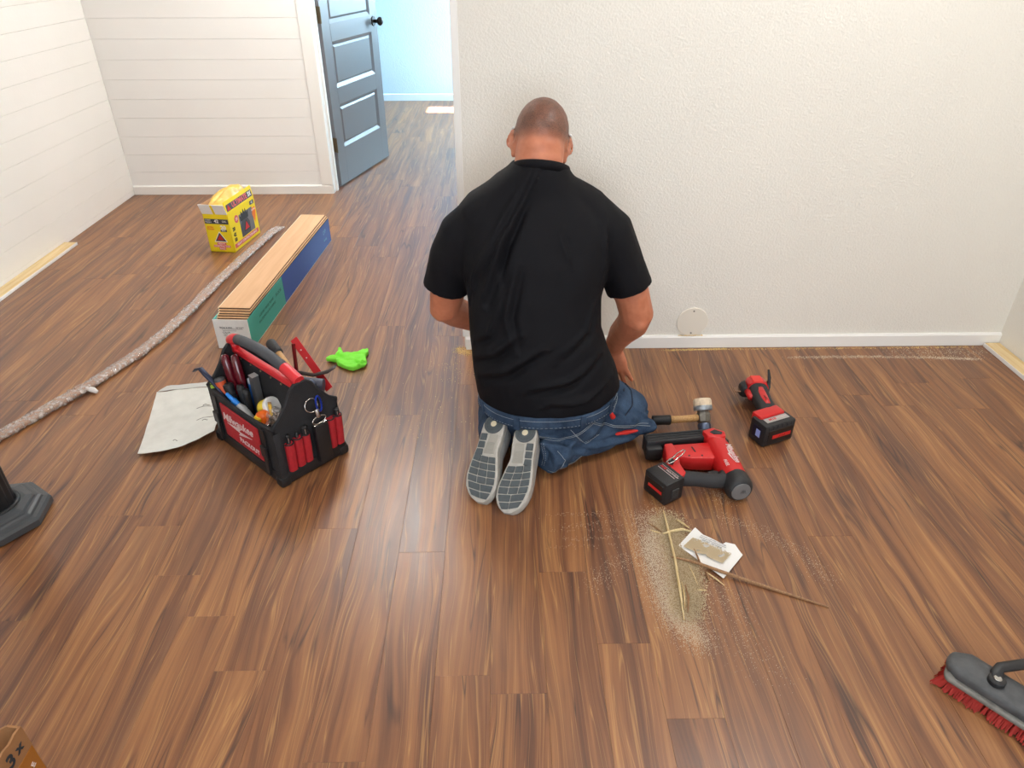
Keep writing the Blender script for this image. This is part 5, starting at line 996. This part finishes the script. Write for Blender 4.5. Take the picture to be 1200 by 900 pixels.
b = NB(); prism(b, [(.500, 1.750), (.528, 1.755), (.535, 1.700), (.530, 1.650), (.540, 1.610), (.522, 1.590), (.480, 1.622), (.490, 1.66), (.497, 1.70)], .020, .074, .006, 2, M=Matrix.Translation(-NO)); foot_ = obj('battery_mount', b, MRED, nz, True, angle=40)
b = NB(); prism(b, [(.630, 1.800), (.665, 1.815), (.700, 1.795), (.697, 1.77), (.668, 1.762), (.640, 1.770)], .05, .086, .004, 2, M=Matrix.Translation(-NO)); tp = obj('top_cover', b, MRED, nz, True, angle=40)
b = NB(); prism(b, [(.650, 1.790), (.668, 1.802), (.690, 1.788), (.685, 1.778), (.66, 1.778)], .084, .088, .001, 1, M=Matrix.Translation(-NO)); obj('release_lever', b, MBLK, tp)
b = NB(); loft(b, [(n_(.660, 1.62, .044), .024, .028), (n_(.648, 1.603, .045), .020, .024), (n_(.615, 1.602, .046), .0195, .023), (n_(.575, 1.608, .048), .0195, .023), (n_(.540, 1.612, .048), .021, .024), (n_(.520, 1.614, .048), .022, .026)], ref=(0, 1, 0), n=20); obj('grip', b, MGRY, nz, True)
b = NB(); prism(b, [(.600, 1.622), (.640, 1.626), (.645, 1.640), (.632, 1.645), (.612, 1.640)], .036, .052, .002, 1, M=Matrix.Translation(-NO)); obj('trigger', b, MBLK, nz)
b = NB(); box(b, (.448, 1.764, .014), (.672, 1.808, .070), .005, 2)
bmesh.ops.transform(b, matrix=Matrix.Translation(-NO), verts=b.verts); RM = Matrix.Translation(n_(.46, 1.786, 0)) @ Matrix.Rotation(R(7), 4, 'Z') @ Matrix.Translation(-n_(.46, 1.786, 0)); mg = obj('magazine', b, MBLK, nz, True, M=RM, angle=40)
for y in (1.775, 1.787, 1.799): b = NB(); box(b, (.455, y - .0025, .068), (.665, y + .0025, .073), .001, 1); bmesh.ops.transform(b, matrix=Matrix.Translation(-NO), verts=b.verts); obj('magazine_rib', b, MGRY, mg, M=RM)
b = NB(); box(b, (.448, 1.744, .010), (.500, 1.790, .056), .008, 2); bmesh.ops.transform(b, matrix=Matrix.Translation(-NO), verts=b.verts); obj('magazine_latch', b, MBLK, nz, True, angle=40)
b = NB(); tube(b, [n_(.672, 1.815, .055), n_(.692, 1.835, .05), n_(.70, 1.812, .048), n_(.712, 1.79, .046)], [.012, .010, .009, .007], n=10, ends=.003); obj('nose', b, MBLK, nz, True)
b = NB(); cyl(b, n_(.668, 1.838, .046), n_(.672, 1.826, .05), .006, n=12); obj('work_light', b, mat('blue_lens', (120, 150, 236), .2), nz)
b = NB(); q5 = [(0, 0, 0), (.03, .020, .016), (.048, .028, .022), (.053, .022, .024), (.045, .010, .022), (.014, -.010, .008), (.0, -.014, .004), (-.008, -.008, .004), (.004, .004, .006), (.022, .010, .01)]
tube(b, [n_(.492, 1.650, .082) + Vector(q) for q in q5], .0018, n=7); obj('belt_hook', b, STL, nz, True)
b = NB(); cyl(b, n_(.502, 1.652, .07), n_(.502, 1.652, .086), .008, n=12); obj('hook_screw', b, MBLK, nz)
BTM = Matrix.Translation(n_(.474, 1.602, 0)) @ Matrix.Rotation(R(31), 4, 'Z')
bt = obj('battery', box(NB(), (-.036, -.046, .001), (.036, .046, .078), .006, 2), MBLK, nz, True, M=BTM, angle=40)
b = NB(); box(b, (-.030, -.036, .012), (-.0378, .036, .066), .002, 1); obj('battery_panel', b, mat('tool_black_gloss', (22, 22, 24), .3), bt, M=BTM); b = NB(); box(b, (-.0386, -.032, .034), (-.0372, .024, .044)); obj('red_stripe', b, MRED, bt, M=BTM)
LBM = BTM @ basis((.008, .0, .0782), (0, -1, 0), (1, 0, 0)); text('lettering', 'M18', .012, mat('label_red', (206, 40, 44), .5), bt, LBM @ Matrix.Translation((-.024, .006, 0)), .0003, shear=.2, bold=.0003); text('lettering', 'REDLITHIUM', .0085, WTX, bt, LBM @ Matrix.Translation((.014, .006, 0)), .0003)
b = NB(); box(b, (-.036, -.004, 0), (.034, -.0025, .0003)); box(b, (-.036, .013, 0), (.034, .014, .0003)); tag(obj('label_lines', b, WTX, bt, M=LBM), kind='stuff')
b = NB(); box(b, (-.012, -.049, .015), (.016, -.045, .05), .002, 1); obj('release_button', b, mat('scuffed_black', (50, 50, 50), .6, var=.5, vscale=120), bt, M=BTM)
hx = Vector((.016, -.19, 0)).normalized(); mark(head, basis(n_(.688, 1.683, .0862), hx, Vector((.19, .016, .02))), .021); text('lettering', 'FUEL', .014, WTX, head, basis(n_(.662, 1.640, .0845), hx, Vector((.19, .016, .06))), .0004, shear=.3)
# ---- oscillating multi-tool
OO = Vector((.885, 1.95, 0)); os_ = thing('multi_tool', 'red and black oscillating multi tool standing on its battery away from the nail gun', 'power tool', OO)
m_ = lambda x, y, z: Vector((x, y, z)) - OO
b = NB(); loft(b, [(m_(.886, 1.915, .062), .036, .028), (m_(.887, 1.945, .062), .028, .026), (m_(.890, 1.985, .056), .028, .028), (m_(.894, 2.03, .052), .031, .030), (m_(.898, 2.07, .050), .033, .032), (m_(.900, 2.085, .050), .033, .033)], ref=(1, 0, 0), n=24, p=2.4); gp = obj('grip', b, MGRY, os_, True, angle=50)
b = NB(); loft(b, [(m_(.886, 1.945, .076), .012, .015), (m_(.889, 1.985, .072), .015, .016), (m_(.893, 2.03, .068), .018, .0165), (m_(.896, 2.055, .068), .014, .0165)], ref=(1, 0, 0), n=16); obj('red_top', b, MRED, os_, True)
b = NB(); loft(b, [(m_(.898, 2.078, .050), .036, .034), (m_(.902, 2.110, .048), .037, .034), (m_(.904, 2.135, .046), .033, .030)], ref=(1, 0, 0), n=20, p=3); hd = obj('gear_head', b, MRED, os_, True, angle=40)
b = NB(); box(b, (.880, 2.085, .079), (.916, 2.128, .085), .002, 1); bmesh.ops.transform(b, matrix=Matrix.Translation(-OO), verts=b.verts); obj('head_label', b, mat('red_bright', (226, 56, 46), .4), hd)
b = NB(); loft(b, [(m_(.862, 2.10, .046), .024, .030), (m_(.850, 2.10, .044), .022, .026), (m_(.842, 2.10, .044), .016, .02)], ref=(0, 1, 0), n=16, p=3); obj('chuck', b, MBLK, os_, True, angle=40)
b = NB(); box(b, (.822, 2.085, .040), (.845, 2.115, .045), .001, 1); bmesh.ops.transform(b, matrix=Matrix.Translation(-OO), verts=b.verts); obj('blade', b, mat('worn_blade', (140, 110, 90), .4, .7), os_)
b = NB(); loft(b, [(m_(.936, 2.10, .05), .026, .026), (m_(.944, 2.098, .05), .024, .024)], ref=(0, 1, 0), n=16); tube(b, [m_(.940, 2.09, .055), m_(.942, 2.108, .088), m_(.941, 2.125, .108)], [.006, .006, .004], n=8, ends=.002); obj('clamp_lever', b, MBLK, os_, True, angle=40)
b = NB(); loft(b, [(m_(.862, 2.03, .052), .010, .012), (m_(.864, 2.075, .052), .011, .014)], ref=(0, 0, 1), n=10); obj('side_switch', b, MRED, os_, True)
OBM = Matrix.Translation(m_(.882, 1.872, 0)) @ Matrix.Rotation(R(23), 4, 'Z')
b = NB(); box(b, (-.050, .006, .06), (.050, .050, .090), .006, 2); obj('battery_collar', b, MRED, os_, True, M=OBM, angle=40)
ob = obj('battery', box(NB(), (-.062, -.036, .001), (.062, .036, .082), .007, 2), MBLK, os_, True, M=OBM, angle=40)
b = NB(); box(b, (-.048, -.0385, .014), (.050, -.0355, .064), .002, 1); obj('battery_panel', b, mat('tool_black_gloss', (22, 22, 24), .3), ob, M=OBM); b = NB(); box(b, (-.030, -.0396, .030), (.044, -.0380, .043)); obj('red_stripe', b, MRED, ob, M=OBM); text('lettering', 'XC5.0', .010, mat('dark_red_ink', (120, 20, 20), .5), ob, OBM @ basis((.008, -.0398, .036), (1, 0, 0), (0, 0, 1)), .0003)
for i in range(6): b = NB(); box(b, (-.05 + i * .018, -.0375, .066), (-.040 + i * .018, -.034, .078), .001, 1); obj('ridge', b, MGRY, ob, M=OBM)
b = NB(); box(b, (-.042, -.018, .0815), (.048, .004, .0828)); lbl = obj('top_label', b, mat('silver_label', (176, 172, 170), .4, .3), ob, M=OBM); text('lettering', 'M18', .016, mat('label_red', (206, 40, 44), .5), ob, OBM @ basis((-.014, -.006, .0828), (1, 0, 0), (0, 1, 0)), .0003, shear=.2, bold=.0004); text('lettering', 'LITHIUM', .011, WTX, ob, OBM @ basis((.024, -.006, .0828), (1, 0, 0), (0, 1, 0)), .0003)
b = NB(); box(b, (-.0635, -.020, .02), (-.0615, .020, .066), .001, 1); obj('release_button', b, mat('blue_lit_black', (18, 20, 46), .3), ob, M=OBM); b = NB(); box(b, (-.0645, -.016, .03), (-.063, .002, .056)); obj('blue_glint', b, mat('pale_blue_glint', (150, 166, 226), .4), ob, M=OBM)  # blue light falling on the battery's end, painted in as colour
mark(os_, basis(m_(.888, 1.975, .0885), Vector((0, 1, 0)), Vector((-1, 0, 0))), .008, mat('dark_red_ink', (120, 20, 20), .5))
# ---- push broom
BRO = Vector((1.012, .905, 0)); bdir = Vector((.64, -.77, 0)); br = thing('push_broom', 'grey push broom head with red bristles lying on the floor', 'broom')
br.matrix_world = basis(Vector((.962, .958, 0)) + Vector((.77, .64, 0)) * .03, bdir, Vector((.77, .64, 0)))   # x along the head, y across
GBR = mat('scuffed_grey_plastic', (76, 78, 80), .55, bump=.15, bscale=150, var=.3, vscale=40); GBL = mat('pale_grey_plastic_edge', (122, 120, 114), .6, var=.2, vscale=60); REDB = mat('red_bristle', (168, 40, 30), .7)
BL_ = .46
b = NB(); loft(b, [((.002, .004, .050), .028, .012), ((.022, .006, .052), .040, .015), ((BL_ - .03, .006, .052), .040, .015), ((BL_ - .012, .004, .050), .028, .012)], ref=(0, 1, 0), n=24, p=3, round_ends=(.014, .014)); blk = obj('block', b, GBR, br, True, angle=50)
b = NB(); loft(b, [((.012, -.004, .036), .037, .008), ((BL_ - .02, -.004, .036), .037, .008)], ref=(0, 1, 0), n=20, p=4, round_ends=(.018, .018)); obj('ledge', b, GBL, br, True, angle=50)
b = NB(); box(b, (.018, -.033, .0968), (.055, .041, .0985), .0008, 1); 
rgb = random.Random(4); V = []; Fq = []
for i in range(5200):
    u, v = rgb.random(), rgb.random(); x0 = .0 + u * (BL_ - .012); y0 = -.030 + v * .058; fx = (u - .5) * .012 + rgb.uniform(-.005, .005) - (.007 if u < .035 else 0); fy = (v - .5) * .026 + rgb.uniform(-.006, .006)
    k = len(V); w_ = .0010
    for (x, y, z) in ((x0, y0, .034), (x0 + fx * .5, y0 + fy * .4, .018), (x0 + fx, y0 + fy, .0012 + rgb.random() * .003)): V += [(x - w_, y - w_, z), (x + w_, y - w_, z), (x, y + w_, z)]
    for s_ in (0, 3):
        for j in range(3): Fq.append((k + s_ + j, k + s_ + (j + 1) % 3, k + s_ + 3 + (j + 1) % 3, k + s_ + 3 + j))
me_ = bpy.data.meshes.new('bristles'); me_.from_pydata(V, [], Fq); tag(obj('bristles', me_, REDB, br), 'red flared bristles', kind='stuff')
b.free()
b = NB(); box(b, (.016, -.031, .0975), (.050, .038, .0992), .0008, 1); obj('end_patch', b, GBL, br) if False else b.free()
PV = Vector((.082, .002, .068))
b = NB(); cyl(b, PV + Vector((0, 0, -.004)), PV + Vector((0, 0, .010)), .017, n=20, bev=.002); box(b, (.118, -.004, .100), (.150, .004, .106)) if False else None; yk = obj('hinge_boss', b, mat('black_bracket', (34, 34, 36), .45), br, True, angle=40)
b = NB(); cyl(b, PV + Vector((0, 0, .009)), PV + Vector((0, 0, .0125)), .008, n=16, bev=.001); obj('bolt', b, STL, yk, True, angle=40)
inv = br.matrix_world.inverted(); wpt = lambda p: inv @ Vector(p)
yb = [PV + Vector((0, 0, .006)), wpt((1.046, .930, .076)), wpt((1.058, .940, .080)), wpt((1.20, .952, .092))]
b = NB(); loft(b, [(yb[0], .006, .013), (yb[1], .007, .013), (yb[2], .008, .012), (yb[3], .009, .012)], ref=(0, 0, 1), n=12); obj('yoke', b, mat('black_bracket', (34, 34, 36), .45), br, True)
b = NB(); tube(b, [wpt((1.18, .950, .090)), wpt((1.99, 1.02, .30))], .0125, n=14); obj('pole', b, mat('broom_pole', (70, 70, 74), .4, .6), br, True)
# ---- fluted post on an octagonal foot
po = thing('fluted_post', 'dark fluted post on a stepped octagonal foot at the floor edge', 'post', (-1.425, 1.525, 0), R(10)); PG = mat('dark_grey_cast', (66, 69, 72), .45, bump=.08, bscale=120); PBK = mat('black_fluted', (30, 31, 33), .4)
def octa(b, levels, n=8):
    rings = [[b.verts.new((r * math.cos(2 * math.pi * (i + .5) / n), r * math.sin(2 * math.pi * (i + .5) / n), z)) for i in range(n)] for r, z in levels]
    for a_, c_ in zip(rings, rings[1:]):
        for i in range(n): b.faces.new((a_[i], a_[(i + 1) % n], c_[(i + 1) % n], c_[i]))
    b.faces.new(rings[0][::-1]); b.faces.new(rings[-1]); return b
b = NB(); octa(b, [(.128, .001), (.134, .006), (.134, .024), (.128, .032), (.116, .034), (.113, .040), (.106, .044), (.098, .044), (.094, .051), (.078, .055), (.066, .055)]); obj('foot', b, PG, po)
b = NB(); torus(b, (0, 0, .055), .060, .006, n=32, m=8); obj('collar', b, PBK, po, True)
b = NB(); nF = 64; prof = [(.052 * (1 + .05 * math.cos(16 * 2 * math.pi * i / nF)), 2 * math.pi * i / nF) for i in range(nF)]; rings = [[b.verts.new((r * math.cos(a), r * math.sin(a), z)) for r, a in prof] for z in (.045, .9)]
for i in range(nF): b.faces.new((rings[0][i], rings[0][(i + 1) % nF], rings[1][(i + 1) % nF], rings[1][i]))
b.faces.new(rings[1]); b.faces.new(rings[0][::-1]); obj('column', b, PBK, po, True, angle=60)
# ---- opened brown carton near the camera
kc = thing('brown_carton', 'brown cardboard carton with torn top edge and dark printing', 'carton', (-.99, .53, 0)); KB_ = mat('brown_cardboard', (150, 106, 66), .75, bump=.2, bscale=60, var=.12, vscale=14); kx, ky, kh = .185, .18, .288
rgk = random.Random(9)
def torn(name, p0, p1, n_seg, h0):
    p0, p1 = Vector(p0), Vector(p1); nn = Vector((p1 - p0).yx.to_3d()) if False else Vector(((p1 - p0).y, -(p1 - p0).x, 0)).normalized() * .004; b = NB(); lo = []; hi = []; lo2 = []; hi2 = []
    for i in range(n_seg + 1):
        p = p0.lerp(p1, i / n_seg); h = h0 + rgk.uniform(-.008, .006) * (0 < i < n_seg); lo.append(b.verts.new((p.x, p.y, .001))); hi.append(b.verts.new((p.x, p.y, h))); lo2.append(b.verts.new((p.x - nn.x, p.y - nn.y, .001))); hi2.append(b.verts.new((p.x - nn.x, p.y - nn.y, h)))
    for i in range(n_seg): b.faces.new((lo[i], lo[i + 1], hi[i + 1], hi[i])); b.faces.new((lo2[i + 1], lo2[i], hi2[i], hi2[i + 1])); b.faces.new((hi[i], hi[i + 1], hi2[i + 1], hi2[i])); b.faces.new((lo[i + 1], lo[i], lo2[i], lo2[i + 1]))
    b.faces.new((lo[0], hi[0], hi2[0], lo2[0])); b.faces.new((lo[-1], lo2[-1], hi2[-1], hi[-1])); return obj(name, b, KB_, kc)
rt_ = torn('side_panel', (kx, -ky, 0), (kx, ky, 0), 22, kh); torn('side_panel', (-kx, ky, 0), (-kx, -ky, 0), 22, kh); torn('side_panel', (kx - .004, ky, 0), (-kx + .004, ky, 0), 22, kh); torn('side_panel', (-kx + .004, -ky, 0), (kx - .004, -ky, 0), 22, kh); obj('bottom_panel', box(NB(), (-kx + .004, -ky + .004, .001), (kx - .004, ky - .004, .005)), KB_, kc)
KF = lambda y, z: basis((kx + .0004, y, z), (0, 1, 0), (0, 0, 1)); KI = mat('dark_print', (34, 40, 48), .7)
text('print', '3', .036, KI, rt_, KF(.135, .262), .0004, bold=.001); text('print', 'x', .034, KI, rt_, KF(.105, .250), .0004, bold=.0015); text('print', 'x', .026, KI, rt_, KF(.158, .262), .0004, bold=.001)
b = NB(); box(b, (kx, .10, .12), (kx + .0008, .178, .236)); tp_ = obj('packing_tape', b, mat('brown_tape', (156, 98, 36), .25), rt_); text('print', 'FRAGILE', .016, mat('pale_print', (206, 190, 176), .6), rt_, KF(.138, .196) @ Matrix.Rotation(R(20), 4, 'Z'), .0012); text('print', 'VID', .02, mat('pale_print', (206, 190, 176), .6), rt_, KF(.13, .165) @ Matrix.Rotation(R(15), 4, 'Z'), .0012)
